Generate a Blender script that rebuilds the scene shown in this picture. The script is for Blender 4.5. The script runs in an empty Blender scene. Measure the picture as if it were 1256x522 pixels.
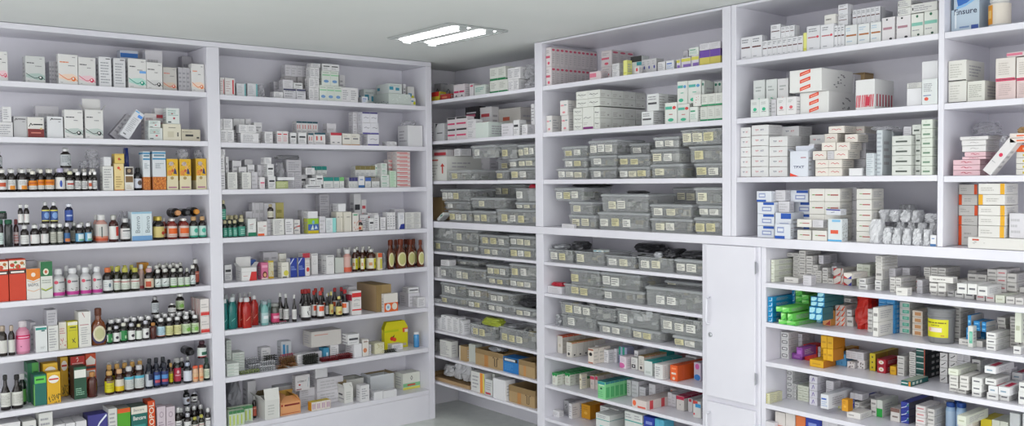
import bpy, math, random, re
from mathutils import Matrix, Vector
RND = random.Random(7)
SC = bpy.context.scene
COL = SC.collection
# ------------------------------------------------------------------ camera
FOC, YAW, PIT, ROL = 1091.0, .6892, .03497, -.0088
CAMZ = 1.64
fw = Vector((math.sin(YAW)*math.cos(PIT), math.cos(YAW)*math.cos(PIT), -math.sin(PIT)))
rt0 = Vector((math.cos(YAW), -math.sin(YAW), 0)); up0 = rt0.cross(fw)
RT = math.cos(ROL)*rt0 + math.sin(ROL)*up0
UP = -math.sin(ROL)*rt0 + math.cos(ROL)*up0
CAM = Vector((0, 0, CAMZ))
cd = bpy.data.cameras.new('camera'); cam = bpy.data.objects.new('camera', cd); COL.objects.link(cam)
cam.matrix_world = Matrix.Translation(CAM) @ Matrix((RT, UP, -fw)).transposed().to_4x4()
cd.sensor_width = 36; cd.sensor_fit = 'HORIZONTAL'; cd.lens = FOC/1256*36; cd.clip_start = .05
SC.camera = cam
SC.view_settings.view_transform = 'Standard'; SC.view_settings.look = 'None'
SC.view_settings.gamma = 1; SC.view_settings.use_curve_mapping = False
SC.cycles.use_denoising = True
SC.cycles.max_bounces = 8; SC.cycles.transparent_max_bounces = 24

def ray(px, py): return (px-628)*RT - (py-261)*UP + FOC*fw

class Wall:            # s runs to the right along the shelves, t runs into them, z is height
    def __init__(s, kind): s.k = kind
    def P(s, a, t, z): return Vector((a, AY+t, z)) if s.k == 'A' else Vector((BX+t, -a, z))
    @property
    def rot(s): return 0 if s.k == 'A' else -math.pi/2
    def inv(s, px, py, t):
        d = ray(px, py)
        if s.k == 'A': q = (AY+t)/d.y; return d.x*q, CAMZ+d.z*q
        q = (BX+t)/d.x; return -d.y*q, CAMZ+d.z*q
AY, BX, DA, DB = 5.09, 3.50, .31, .42
WA, WB = Wall('A'), Wall('B')
# ------------------------------------------------------------------ materials
MATS = {}
def lin(h):
    h = h.lstrip('#'); h = ''.join(x*2 for x in h) if len(h) == 3 else h; c = [int(h[i:i+2], 16)/255 for i in (0, 2, 4)]
    return tuple(x/12.92 if x <= .04045 else ((x+.055)/1.055)**2.4 for x in c)+(1,)
def mat(h, rough=.55, alpha=1, metal=0, var=.0, coat=0, trans=0, emit=0):
    k = (h, rough, alpha, metal, var, coat, trans, emit)
    if k in MATS: return MATS[k]
    m = bpy.data.materials.new('mat_'+h.strip('#')); m.use_nodes = True
    nt = m.node_tree; b = nt.nodes['Principled BSDF']
    b.inputs['Base Color'].default_value = lin(h); b.inputs['Roughness'].default_value = rough
    b.inputs['Metallic'].default_value = metal; b.inputs['Alpha'].default_value = alpha
    b.inputs['Coat Weight'].default_value = coat; b.inputs['Transmission Weight'].default_value = trans
    if emit:
        b.inputs['Emission Color'].default_value = lin(h); b.inputs['Emission Strength'].default_value = emit
    if var:
        oi = nt.nodes.new('ShaderNodeObjectInfo'); mr = nt.nodes.new('ShaderNodeMapRange')
        mr.inputs['To Min'].default_value = 1-var; mr.inputs['To Max'].default_value = 1+var*.3
        hs = nt.nodes.new('ShaderNodeHueSaturation'); hs.inputs['Color'].default_value = lin(h)
        nt.links.new(oi.outputs['Random'], mr.inputs['Value']); nt.links.new(mr.outputs['Result'], hs.inputs['Value'])
        nt.links.new(hs.outputs['Color'], b.inputs['Base Color'])
    MATS[k] = m; return m
def noisy(name, h1, h2, scale, rough, bump=0, detail=4):
    m = bpy.data.materials.new(name); m.use_nodes = True; nt = m.node_tree; b = nt.nodes['Principled BSDF']
    tc = nt.nodes.new('ShaderNodeTexCoord'); n = nt.nodes.new('ShaderNodeTexNoise'); r = nt.nodes.new('ShaderNodeValToRGB')
    n.inputs['Scale'].default_value = scale; n.inputs['Detail'].default_value = detail
    r.color_ramp.elements[0].position = .35; r.color_ramp.elements[1].position = .65
    r.color_ramp.elements[0].color = lin(h1); r.color_ramp.elements[1].color = lin(h2)
    nt.links.new(tc.outputs['Object'], n.inputs['Vector']); nt.links.new(n.outputs['Fac'], r.inputs['Fac'])
    nt.links.new(r.outputs['Color'], b.inputs['Base Color']); b.inputs['Roughness'].default_value = rough
    if bump:
        bp = nt.nodes.new('ShaderNodeBump'); bp.inputs['Strength'].default_value = bump; bp.inputs['Distance'].default_value = .01
        nt.links.new(n.outputs['Fac'], bp.inputs['Height']); nt.links.new(bp.outputs['Normal'], b.inputs['Normal'])
    return m
LAM = noisy('white_laminate', '#d9d8e1', '#dfdee6', 3, .32)
CEILM = noisy('ceiling_paint', '#dcdfde', '#e2e4e3', 1.5, .8)
FLOORM = noisy('floor_tile', '#ced3cd', '#d8dcd6', 14, .35)
WALLM = noisy('wall_paint', '#dedde2', '#e3e2e7', 2, .7)
# ------------------------------------------------------------------ mesh building
class MB:
    def __init__(s): s.v = []; s.f = []; s.m = []; s.ms = []; s.sm = []
    def mi(s, m):
        if m not in s.ms: s.ms.append(m)
        return s.ms.index(m)
    def quad(s, pts, m, smooth=False):
        n = len(s.v); s.v += [tuple(p) for p in pts]; s.f.append(tuple(range(n, n+len(pts)))); s.m.append(s.mi(m)); s.sm.append(smooth)
    def box(s, x0, x1, y0, y1, z0, z1, m, c=0):
        if c <= 0:
            n = len(s.v)
            s.v += [(x, y, z) for z in (z0, z1) for y in (y0, y1) for x in (x0, x1)]
            for f in ((0,2,3,1),(4,5,7,6),(0,1,5,4),(1,3,7,5),(3,2,6,7),(2,0,4,6)):
                s.f.append(tuple(n+i for i in f)); s.m.append(s.mi(m)); s.sm.append(False)
            return
        c = min(c, (x1-x0)*.3, (y1-y0)*.3, (z1-z0)*.3)
        n = len(s.v); k = s.mi(m)
        X = (x0, x1); Y = (y0, y1); Z = (z0, z1); sg = (1, -1); idx = {}
        for a in (0, 1):
            for b in (0, 1):
                for d in (0, 1):
                    for ax in range(3):
                        p = [X[a]+sg[a]*c, Y[b]+sg[b]*c, Z[d]+sg[d]*c]; p[ax] = (X[a], Y[b], Z[d])[ax]
                        idx[a, b, d, ax] = len(s.v); s.v.append(tuple(p))
        def F(*q): s.f.append(tuple(q)); s.m.append(k); s.sm.append(False)
        I = idx
        for a in (0, 1):
            q = [I[a,0,0,0], I[a,1,0,0], I[a,1,1,0], I[a,0,1,0]]; F(*(q if a else q[::-1]))
            q = [I[0,a,0,1], I[1,a,0,1], I[1,a,1,1], I[0,a,1,1]]; F(*(q[::-1] if a else q))
            q = [I[0,0,a,2], I[1,0,a,2], I[1,1,a,2], I[0,1,a,2]]; F(*(q if a else q[::-1]))
        for a in (0, 1):
            for b in (0, 1):
                q = [I[a,b,0,0], I[a,b,1,0], I[a,b,1,1], I[a,b,0,1]]; F(*q)
                q = [I[a,0,b,0], I[a,1,b,0], I[a,1,b,2], I[a,0,b,2]]; F(*q)
                q = [I[0,a,b,1], I[1,a,b,1], I[1,a,b,2], I[0,a,b,2]]; F(*q)
                for d in (0, 1): F(I[a,b,d,0], I[a,b,d,1], I[a,b,d,2])
    def lathe(s, prof, m, seg=20, sx=1, sy=1, pw=2.0, cap0=True, cap1=True):
        n = len(s.v); k = s.mi(m)
        for r, z in prof:
            for i in range(seg):
                a = 2*math.pi*i/seg; ca, sa = math.cos(a), math.sin(a)
                q = 1 if pw == 2 else (abs(ca)**pw+abs(sa)**pw)**(-1/pw)
                s.v.append((r*q*ca*sx, r*q*sa*sy, z))
        for j in range(len(prof)-1):
            for i in range(seg):
                a, b = n+j*seg+i, n+j*seg+(i+1) % seg
                s.f.append((a, b, b+seg, a+seg)); s.m.append(k); s.sm.append(True)
        if cap0: s.f.append(tuple(n+i for i in range(seg))[::-1]); s.m.append(k); s.sm.append(False)
        if cap1:
            e = n+(len(prof)-1)*seg; s.f.append(tuple(e+i for i in range(seg))); s.m.append(k); s.sm.append(False)
    def tube(s, pts, r, m, seg=8):
        pts = [Vector(p) for p in pts]; n = len(s.v); k = s.mi(m); prev = None
        for i, p in enumerate(pts):
            d = (pts[min(i+1, len(pts)-1)]-pts[max(i-1, 0)]).normalized()
            a = d.cross(Vector((0, 0, 1)));
            if a.length < .1: a = d.cross(Vector((1, 0, 0)))
            if prev is not None and a.dot(prev) < 0: a = -a
            a.normalize(); prev = a; b = d.cross(a)
            for j in range(seg):
                t = 2*math.pi*j/seg; s.v.append(tuple(p+r*(math.cos(t)*a+math.sin(t)*b)))
        for i in range(len(pts)-1):
            for j in range(seg):
                q, w = n+i*seg+j, n+i*seg+(j+1) % seg
                s.f.append((q, w, w+seg, q+seg)); s.m.append(k); s.sm.append(True)
        for e in (n, n+(len(pts)-1)*seg): s.f.append(tuple(range(e, e+seg))); s.m.append(k); s.sm.append(False)
    def mesh(s, name):
        me = bpy.data.meshes.new(name); me.from_pydata(s.v, [], s.f)
        for m in s.ms: me.materials.append(m)
        me.polygons.foreach_set('material_index', s.m); me.polygons.foreach_set('use_smooth', s.sm); me.update(); return me
    def obj(s, name, parent=None, loc=(0, 0, 0), rz=0):
        return link(name, s.mesh(name), parent, loc, rz)
def link(name, data, parent=None, loc=(0, 0, 0), rz=0):
    o = bpy.data.objects.new(name, data); COL.objects.link(o); o.location = loc; o.rotation_euler = (0, 0, rz)
    if parent: o.parent = parent
    return o
def tag(o, label=None, cat=None, group=None, kind=None):
    if label: o['label'] = label
    if cat: o['category'] = cat
    if group: o['group'] = group
    if kind: o['kind'] = kind
    return o
# ------------------------------------------------------------------ text as mesh
TXT = {}
def word(w):
    if w in TXT: return TXT[w]
    c = bpy.data.curves.new('txt', 'FONT'); c.body = w; c.resolution_u = 2; c.offset = .012
    o = bpy.data.objects.new('txt', c); COL.objects.link(o); bpy.context.view_layer.update()
    me = bpy.data.meshes.new_from_object(o.evaluated_get(bpy.context.evaluated_depsgraph_get()))
    vs = [v.co.copy() for v in me.vertices]; fs = [tuple(p.vertices) for p in me.polygons]
    bpy.data.objects.remove(o); bpy.data.curves.remove(c); bpy.data.meshes.remove(me)
    x0, x1 = min(v.x for v in vs), max(v.x for v in vs); y0, y1 = min(v.y for v in vs), max(v.y for v in vs)
    TXT[w] = ([((v.x-x0)/(x1-x0), (v.y-y0)/(y1-y0)) for v in vs], fs); return TXT[w]
# prints: a list of tuples painted on a face given by fn(u, v, off) -> point
INK = lambda h: mat(h, .5)
def prints(mb, fn0, P, rnd, sub=1):
    fn = (lambda u, v, o: fn0(min(.997, max(.003, u)), min(.996, max(.004, v)), o)) if sub == 1 else (lambda u, v, o: fn0(u, min(.996, max(.004, v)), o))
    def rect(c, u0, v0, u1, v1, o=1):
        n_ = 1 if sub == 1 else max(1, math.ceil((u1-u0)*18))
        for i in range(n_):
            a, b = u0+(u1-u0)*i/n_, u0+(u1-u0)*(i+1)/n_
            mb.quad([fn(a, v0, o), fn(b, v0, o), fn(b, v1, o), fn(a, v1, o)], INK(c))
    lay = 1
    for p in P:
        k = p[0]; lay += .25
        if k == 'b': rect(p[1], *p[2:6], o=lay)
        elif k == 't':
            c, u0, v0, u1, v1, n = p[1:7]; st = (v1-v0)/n
            for i in range(n):
                L = (u1-u0)*rnd.uniform(.55, 1); y = v1-st*(i+.75); x = u0
                while x < u0+L-.01:
                    q = min(u0+L, x+rnd.uniform(.1, .3)*(u1-u0)); rect(c, x, y, q, y+st*.42, o=lay); x = q+.03*(u1-u0)
        elif k == 'd' and sub > 1:
            c, u, v, ru, rv = p[1:6]; n = 10
            for i in range(n):
                a, b = -math.cos(math.pi*i/n), -math.cos(math.pi*(i+1)/n); ha, hb = rv*math.sin(math.pi*i/n), rv*math.sin(math.pi*(i+1)/n)
                mb.quad([fn(u+a*ru, v-ha, lay), fn(u+b*ru, v-hb, lay), fn(u+b*ru, v+hb, lay), fn(u+a*ru, v+ha, lay)], INK(c))
        elif k == 'd':
            c, u, v, ru, rv = p[1:6]; N = 14
            mb.quad([fn(u+ru*math.cos(2*math.pi*i/N), v+rv*math.sin(2*math.pi*i/N), lay) for i in range(N)], INK(c))
        elif k == 'p': mb.quad([fn(u, v, lay) for u, v in p[2]], INK(p[1]))
        elif k == 'l':  # a line of given width through points
            c, wd, pts = p[1:4]
            for (a, b), (e, f) in zip(pts, pts[1:]):
                dx, dy = e-a, f-b; L = math.hypot(dx, dy) or 1; nx, ny = -dy/L*wd, dx/L*wd
                mb.quad([fn(a-nx, b-ny, lay), fn(e-nx, f-ny, lay), fn(e+nx, f+ny, lay), fn(a+nx, b+ny, lay)], INK(c))
        elif k == 'w':
            c, w, u0, v0, u1, v1 = p[1:7]; rot = p[7] if len(p) > 7 else 0
            vs, fs = word(w); n = len(mb.v)
            for x, y in vs:
                if rot: mb.v.append(tuple(fn(u0+(u1-u0)*(1-y if rot > 0 else y), v0+(v1-v0)*(x if rot > 0 else 1-x), lay)))
                else: mb.v.append(tuple(fn(u0+(u1-u0)*x, v0+(v1-v0)*y, lay)))
            mi = mb.mi(INK(c))
            for f in fs: mb.f.append(tuple(n+i for i in f)); mb.m.append(mi); mb.sm.append(False)
        elif k == 'x':  # speckles
            c, u0, v0, u1, v1, n, sz = p[1:8]
            for i in range(n):
                u, v = rnd.uniform(u0, u1), rnd.uniform(v0, v1); a = rnd.uniform(0, 3)
                mb.quad([fn(u+sz*math.cos(a+j*1.57)*rnd.uniform(.4, 1), v+sz*.7*math.sin(a+j*1.57), lay) for j in range(4)], INK(c))
OFF = .0004
def faces(w, d, h):
    return dict(F=lambda u, v, o: (-w/2+u*w, -d/2-OFF*o, v*h), R=lambda u, v, o: (w/2+OFF*o, -d/2+u*d, v*h),
                L=lambda u, v, o: (-w/2-OFF*o, d/2-u*d, v*h), T=lambda u, v, o: (-w/2+u*w, -d/2+v*d, h+OFF*o))
# ------------------------------------------------------------------ designs
DS = {}
class Dz: pass
def C(name, desc, body='#dddcdc', F=(), S=None, T=(), d=.06, cat='carton', nm='medicine_carton', rough=.5, jit=1.2, grp=None, R=None, L=None):
    o = Dz(); o.kind = 'c'; o.name = nm; o.desc = desc; o.body = body; o.pr = dict(F=list(F), T=list(T))
    S = [('t', '#a9a8ad', .15, .2, .85, .8, 4)] if S is None else list(S)
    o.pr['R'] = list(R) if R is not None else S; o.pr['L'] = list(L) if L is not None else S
    o.d = d; o.cat = cat; o.rough = rough; o.jit = jit; o.fn = carton; DS[name] = o; return o
CACHE = {}
def carton(D, w, d, h, root=None):
    key = (id(D), round(w*400), round(d*250), round(h*400))
    if key not in CACHE:
        mb = MB(); mb.box(-w/2, w/2, -d/2, d/2, 0, h, mat(D.body, D.rough, var=.05), c=.0009)
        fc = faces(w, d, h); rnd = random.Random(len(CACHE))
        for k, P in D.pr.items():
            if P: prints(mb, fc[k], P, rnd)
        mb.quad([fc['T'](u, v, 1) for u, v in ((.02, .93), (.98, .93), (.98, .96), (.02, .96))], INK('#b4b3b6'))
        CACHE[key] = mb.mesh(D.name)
    return CACHE[key]
def make(D, w, d, h, loc, rz):
    if D.kind == 'c': o = link(D.name, carton(D, w, d, h), None, loc, rz)
    else: o = D.fn(D, w, d, h, loc, rz)
    tag(o, None, D.cat); return o
# bottles
PROF = {
 'med': ([(.93, 0), (1, .015), (1, .60), (.97, .66), (.86, .715), (.66, .755), (.54, .785), (.52, .82)], (.58, .81, 1.0)),
 'sq': ([(.93, 0), (1, .015), (1, .68), (.93, .74), (.7, .79), (.5, .82), (.48, .86)], (.52, .85, 1.0)),
 'pill': ([(.93, 0), (1, .015), (1, .72), (.93, .79), (.82, .82), (.80, .85)], (.86, .84, 1.0)),
 'tall': ([(.93, 0), (1, .012), (1, .40), (.93, .50), (.6, .62), (.40, .70), (.36, .80), (.36, .87)], (.42, .85, 1.0)),
 'amo': ([(.9, 0), (1, .02), (1, .42), (.96, .52), (.82, .60), (.55, .66), (.42, .70), (.38, .80), (.38, .84)], (.44, .80, 1.0)),
 'flask': ([(.93, 0), (1, .015), (1, .60), (.97, .68), (.82, .75), (.60, .80), (.50, .83), (.50, .87)], (.55, .86, 1.0)),
 'dose': ([(.93, 0), (1, .015), (1, .55), (.92, .62), (.62, .69), (.46, .73), (.44, .76)], (.6, .75, 1.0)),
}
def B(name, desc, glass='#1c1412', cap='#c9c9c9', lab='#d8d8d6', F=(), z0=.1, z1=.52, shape='med', arc=.9, capm=0, cat='bottle', nm='medicine_bottle', alpha=1, grough=.12, neck=None, flat=1.0, pw=2.0):
    o = Dz(); o.kind = 'b'; o.name = nm; o.desc = desc; o.glass = glass; o.cap = cap; o.lab = lab; o.F = list(F); o.z0 = z0; o.z1 = z1
    o.shape = shape; o.arc = arc; o.capm = capm; o.cat = cat; o.alpha = alpha; o.gr = grough; o.d = None; o.jit = 12; o.fn = bottle; o.neck = neck; o.flat = flat; o.pw = pw; DS[name] = o; return o
def bottle(D, w, d, h, loc, rz):
    key = (id(D), round(w*300), round(h*300))
    if key not in CACHE:
        r = w/2*.98; pr, (cr, c0, c1) = PROF[D.shape]; fl = D.flat
        b = MB(); b.lathe([(x*r, z*h) for x, z in pr], mat(D.glass, D.gr, alpha=D.alpha, coat=.3), 20, 1, fl, D.pw)
        cp = MB(); cr *= r
        cpm = mat(D.cap, .3 if D.capm else .4, metal=.6*D.capm)
        cp.lathe([(cr*.97, c0*h), (cr, c0*h+.001), (cr, c1*h-.0035), (cr*.9, c1*h-.0008), (cr*.6, c1*h)], cpm, 20)
        for i in range(20):   # knurling of the cap
            a = 2*math.pi*i/20; q = cr*1.0
            cp.box(q*math.cos(a)-.0006, q*math.cos(a)+.0006, q*math.sin(a)-.0006, q*math.sin(a)+.0006, c0*h+.002, c1*h-.004, cpm)
        lb = None
        if D.lab is not None:
            lb = MB(); A = math.pi*D.arc; z0, z1 = D.z0*h, D.z1*h
            def fn(u, v, o):
                a = -math.pi/2+(u-.5)*2*A*.5; R = r*1.014+OFF*1.6*o; ca, sa = math.cos(a), math.sin(a)
                q = 1 if D.pw == 2 else (abs(ca)**D.pw+abs(sa)**D.pw)**(-1/D.pw)
                return (R*q*ca, R*q*sa*fl, z0+(z1-z0)*v)
            N = 14
            for i in (range(-4, N+4) if D.lab else ()):
                a, e = i/N, (i+1)/N
                lb.quad([fn(a, 0, 0), fn(e, 0, 0), fn(e, 1, 0), fn(a, 1, 0)], mat(D.lab, .45, var=.04), True)
            prints(lb, fn, D.F, random.Random(3), 5)
        CACHE[key] = (b.mesh('bottle_body'), cp.mesh('cap'), lb.mesh('label') if lb else None)
    ms = CACHE[key]; o = link(D.name, None, None, loc, rz); o.empty_display_size = .02
    link('bottle_body', ms[0], o); link('cap', ms[1], o)
    if ms[2]: link('label', ms[2], o)
    return o
# ------------------------------------------------------------------ shelf heights (metres above the floor), measured per bay
H = {'A1': [2.172, 1.890, 1.611, 1.331, 1.054, .775, .497, .205],
     'A2': [2.163, 1.886, 1.610, 1.326, 1.060, .780, .500, .205],
     'B1': [2.203, 1.925, 1.651, 1.372, 1.163, .979, .803, .612, .436, .253],
     'B2': [2.203, 1.929, 1.651, 1.370, 1.163, .976, .787, .606, .428, .228],
     'B4': [2.203, 1.929, 1.652, 1.371, 1.165, .982, .800, .603, .420],
     'B5': [2.203, 1.929, 1.648, 1.372, 1.165, .982, .800, .603, .420]}
BN = {'A1': 'left bay', 'A2': 'second bay', 'B1': 'corner bay', 'B2': 'middle bay', 'B4': 'right bay', 'B5': 'end bay'}
ORD = ['top', 'second', 'third', 'fourth', 'fifth', 'sixth', 'seventh', 'eighth', 'ninth', 'lowest']
LIM = {'A1': (WA.inv(0, 200, 0)[0]-.88, WA.inv(253.2, 65, 0)[0]-.003), 'A2': (WA.inv(268.6, 65, 0)[0]+.003, WA.inv(523.3, 200, 0)[0]-.003),
       'B1': (-(AY+DA)+.012, WB.inv(655.4, 60, 0)[0]-.003), 'B2': (WB.inv(664.4, 60, 0)[0]+.003, WB.inv(864.8, 400, 0)[0]-.024),
       'B2u': (WB.inv(664.4, 60, 0)[0]+.003, WB.inv(885.6, 40, 0)[0]-.004), 'B4': (WB.inv(938.3, 400, 0)[0]+.003, -.58),
       'B4u': (WB.inv(902.8, 40, 0)[0]+.003, WB.inv(1150.7, 100, 0)[0]-.003), 'B5': (WB.inv(1157.6, 100, 0)[0]+.003, -.58)}
THINGS = []; PLACED = {}; WARN = []
CURMAX = [9]
def resolve(wall, pl, s0, s1, t, d, z0, z1, tag_):
    eps = .0015; front = False
    for it in range(4):
        moved = False
        for (a0, a1, b0, b1, c0, c1) in pl:
            if c0 >= z1-.003 or c1 <= z0+.003: continue
            os_ = min(s1, a1)-max(s0, a0); ot = min(t+d, b1)-max(t, b0)
            if os_ <= 0 or ot <= 0: continue
            if os_ < .35*min(s1-s0, a1-a0) and os_ < .03:
                if s0 < a0 and s1 <= a1+.03: s1 = a0-eps
                elif s0 < a1: s0 = a1+eps
                moved = True
            elif b0 > t+.015: d = b0-t-eps; moved = True
            else: t = b1+eps; moved = True; front = True
        if not moved: break
    return s0, s1, t, d, front
def place(bay, k, key, x0, x1, yt, o, ox, oy, sc):
    if key not in DS: WARN.append(('MISSING', key, bay, k)); return
    D = DS[key]; wall = WA if bay[0] == 'A' else WB; zs = H[bay][k-1]
    N, M, K = int(o.get('n', 1)), int(o.get('m', 1)), int(o.get('k', 1))
    X0, X1, Y = ox+x0/sc, ox+x1/sc, oy+yt/sc
    pl = PLACED.setdefault((bay, k), [])
    t = o.get('t', .03); yb = o.get('yb')
    if 'b' in o:       # where the foot of the front face meets the shelf
        d_ = ray((X0+X1)/2, oy+o['b']/sc); q_ = (zs-CAMZ)/d_.z; t = max(0, min(.17, (d_.y*q_-AY) if wall.k == 'A' else (d_.x*q_-BX)))
    dmax = (DA if bay[0] == 'A' else DB)-.012
    s0 = wall.inv(X0, Y, t)[0]; s1 = wall.inv(X1, Y, t)[0]; z1 = wall.inv((X0+X1)/2, Y, t)[1]
    if N == 1 and D.d is None: d = s1-s0
    else: d = o.get('d', D.d if D.d is not None else (s1-s0)/N)
    if D.kind == 'b': d *= D.flat
    lo, hi = LIM.get(bay+'u', LIM[bay]) if k <= 4 else LIM[bay]; s0 = max(s0, lo); s1 = min(s1, hi)
    if s1-s0 < .006: WARN.append((bay, k, key, x0, 'outside')); return
    zmax = {'A': 2.420, 'B': 2.445}[bay[0]] if k == 1 else H[bay][k-2]-(.031 if bay[0] == 'A' else (.028 if k < 4 else .044 if k == 5 else .023))
    z1 = min(z1, zmax-.003); CURMAX[0] = zmax
    zb = zs
    if yb is not None:
        want = wall.inv((X0+X1)/2, oy+yb/sc, t)[1]; best = zs
        for (a0, a1, b0, b1, c0, c1) in pl:
            if min(s1, a1)-max(s0, a0) > .2*(s1-s0) and min(t+d, b1)-max(t, b0) > .15*min(d, b1-b0) and c1 > best and c1 < want+.45*max(z1-want, .02): best = c1
        if best == zs and bay[0] == 'B' and not o.get('air'):
            cand = None
            for (a0, a1, b0, b1, c0, c1) in pl:
                u0, u1 = wall.inv(X0, Y, b0)[0], wall.inv(X1, Y, b0)[0]; zt = wall.inv((X0+X1)/2, Y, b0)[1]; zw = wall.inv((X0+X1)/2, oy+yb/sc, b0)[1]
                if min(u1, a1)-max(u0, a0) > .3*(u1-u0) and zt-c1 > .008:
                    e = abs(c1-zw)+.15*b0
                    if cand is None or e < cand[0]: cand = (e, b0, c1, u0, u1, zt)
            if cand and cand[0] < .03: e, t, best, s0, s1, z1 = cand; z1 = min(z1, zmax-.003)
            elif want > zs+.02: WARN.append((bay, k, key, int(x0), int(yt), 'nosupport', round(want-zs, 3)))
        zb = best
        if o.get('air'): zb = want
    if yb is None and z1 > zs + 1.0: WARN.append((bay, k, key, 'tall'))
    if 'tilt' in o:
        w, h, a = o['w'], o['h'], math.radians(o['tilt']); c = (s0+s1)/2; sx = h*math.sin(a)
        p = wall.P(c-sx/2*1, t+d/2, zb+w/2*abs(math.sin(a))); ob = make(D, w, d, h, p, 0)
        ob.matrix_world = Matrix.Translation(p) @ Matrix.Rotation(wall.rot, 4, 'Z') @ Matrix.Rotation(a, 4, 'Y')
        ext = abs(sx)+w*math.cos(a); pl.append((c-ext/2, c+ext/2, t, t+d, zb, zb+h*math.cos(a)))
        THINGS.append(dict(o=ob, D=D, bay=bay, k=k, s=c, a0=c-ext/2, a1=c+ext/2, z=zb, z1=zb+h*math.cos(a), t=t, d=d, lab=o.get('lab'))); return
    h = (z1-zb)/M
    if h < .006: WARN.append((bay, k, key, x0, yt, 'flat', round(h, 3))); h = .012
    w = (s1-s0)/N
    for kk in range(K):
        for i in range(N):
            for j in range(M):
                if kk and o.get('skip') and RND.random() < o['skip']: continue
                a0, a1 = s0+i*w+.0004, s0+(i+1)*w-.0004; tt = t+kk*(d+.002); dd = d; c0 = zb+j*h
                if o.get('j'): sh = RND.uniform(-1, 1)*o['j']; a0 += sh; a1 += sh; tt += abs(RND.uniform(-1, 1)*o['j'])
                a0, a1, tt, dd, fr = resolve(wall, pl, a0, a1, tt, dd, c0, c0+h, key)
                if a1-a0 < .3*w or dd < .25*d or tt+dd > dmax+.003:
                    if tt+dd > dmax and tt < dmax-.02 and a1-a0 >= .3*w: dd = dmax-tt
                    if a1-a0 < .3*w or dd < .02 or tt+dd > dmax+.003:
                        WARN.append((bay, k, key, int(x0), int(yt), 'nofit', round(a1-a0, 3), round(dd, 3), round(tt, 3))); continue
                if D.kind == 'b': q = min(a1-a0, dd/max(D.flat, .3)); cx = (a0+a1)/2; a0, a1 = cx-q/2, cx+q/2; dd = q*D.flat
                pl.append((a0, a1, tt, tt+dd, c0, c0+h))
                rz = wall.rot
                if 'r' in o: rz += math.radians(o['r'])
                elif D.kind == 'b': rz += math.radians(RND.uniform(-1, 1)*D.jit) if D.flat == 1 else 0
                hh = h-.0012
                p = wall.P((a0+a1)/2, tt+dd/2, c0+.0007)
                ob = make(D, a1-a0, dd, hh, p, rz)
                THINGS.append(dict(o=ob, D=D, bay=bay, k=k, s=(a0+a1)/2, a0=a0, a1=a1, z=c0, z1=c0+h, t=tt, d=dd, lab=o.get('lab')))
def run(text):
    bay = k = None; ox = oy = 0; sc = 8; jobs = []
    def flush():
        jobs.sort(key=lambda j: (0, 0) if 'yb' not in j[6] else (1, -(j[8]+j[6]['yb']/j[9])))
        for j in jobs: place(*j)
        jobs.clear()
    for line in text.splitlines():
        line = line.split('#')[0].strip()
        if not line: continue
        w = line.split()
        if w[0] == '@': flush(); bay, k = w[1], int(w[2]); ox, oy = float(w[3]), float(w[4]); sc = float(w[5]) if len(w) > 5 else 8; continue
        if w[0] == '/': ox, oy = float(w[1]), float(w[2]); sc = float(w[3]) if len(w) > 3 else 8; continue
        o = {}
        for q in w[4:]:
            a, b = q.split('='); o[a] = float(b) if re.match(r'^-?[\d.]+$', b) else b
        jobs.append((bay, k, w[0], float(w[1]), float(w[2]), float(w[3]), o, ox, oy, sc))
    flush()
TX = '#9a9aa0'
def T(c=TX, u0=.12, v0=.15, u1=.88, v1=.85, n=5): return ('t', c, u0, v0, u1, v1, n)
# swoosh family on the top shelf
def sw(n, desc, col, body='#dad9d8', tint=None):
    C(n, desc, body, [('t', '#8d8d92', .72, .88, .95, .94, 1), ('t', col if n in ('swo', 'swc') else '#4a4a50', .08, .70, .62, .78, 1), ('t', '#77777c', .5, .6, .85, .66, 1),
      ('p', tint or body, [(.02, .28), (.3, .34), (.7, .36), (.98, .28), (.98, .12), (.6, .1), (.3, .16), (.02, .2)]),
      ('l', col, .012, [(.02, .34), (.25, .24), (.45, .17), (.6, .18), (.7, .24)]), ('l', col, .010, [(.84, .22), (.98, .12)]),
      ('d', col, .77, .19, .115, .075), ('d', '#e8e4e2', .75, .205, .05, .035), ('t', '#a0a0a4', .1, .04, .3, .09, 1)], d=.055)
sw('swp', 'white carton with pink swoosh', '#d22a55', tint='#e5c3ca'); sw('swg', 'grey-white carton with dark green swoosh', '#2c4a44', '#c8cac9', '#a9bcb7')
sw('swo', 'white carton with orange swoosh', '#e0742e', tint='#ead0bd'); sw('swt', 'white carton with teal swoosh', '#16957c', tint='#b4d8cf'); DS['swt'].pr['F'] += [('b', '#6fa8e6', .62, .52, .98, .60)]
sw('swk', 'white carton with black swoosh', '#26262a', tint='#cfcfcf'); sw('swc', 'grey carton with coral swoosh', '#d8593f', '#c3c0bc', '#cdb9a6'); sw('swd', 'white carton with dark swoosh', '#24282b', tint='#b9c4c0')
C('w', 'white carton with grey print', '#dad9db', [T()]); C('w2', 'plain pale grey carton', '#cfcdd2', [T('#b5b4b8', n=3)])
C('wn', 'narrow white carton with grey print', '#dadadd', [('b', '#55565c', .55, .92, .9, .95), T('#a2a4aa', .12, .1, .88, .85, 8)])
C('pl', 'blank white carton', '#dcdcdf', [], d=.08); C('gy', 'grey carton', '#b4b2b8', [T('#8f8e94', n=4)])
C('wr', 'white carton with red print', '#dcdadb', [('b', '#c24a52', .1, .7, .8, .8), T('#c98a90', .1, .15, .9, .6, 4)])
C('wb', 'white carton with blue print', '#d9dbdf', [('b', '#3d63b4', .1, .62, .75, .74), T('#8fa2c8', .1, .15, .9, .55, 3)])
C('wg', 'white carton with green print', '#d8dcd8', [('b', '#3c9a72', .1, .66, .7, .76), T('#95b8a8', .1, .15, .9, .55, 4)])
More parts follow.
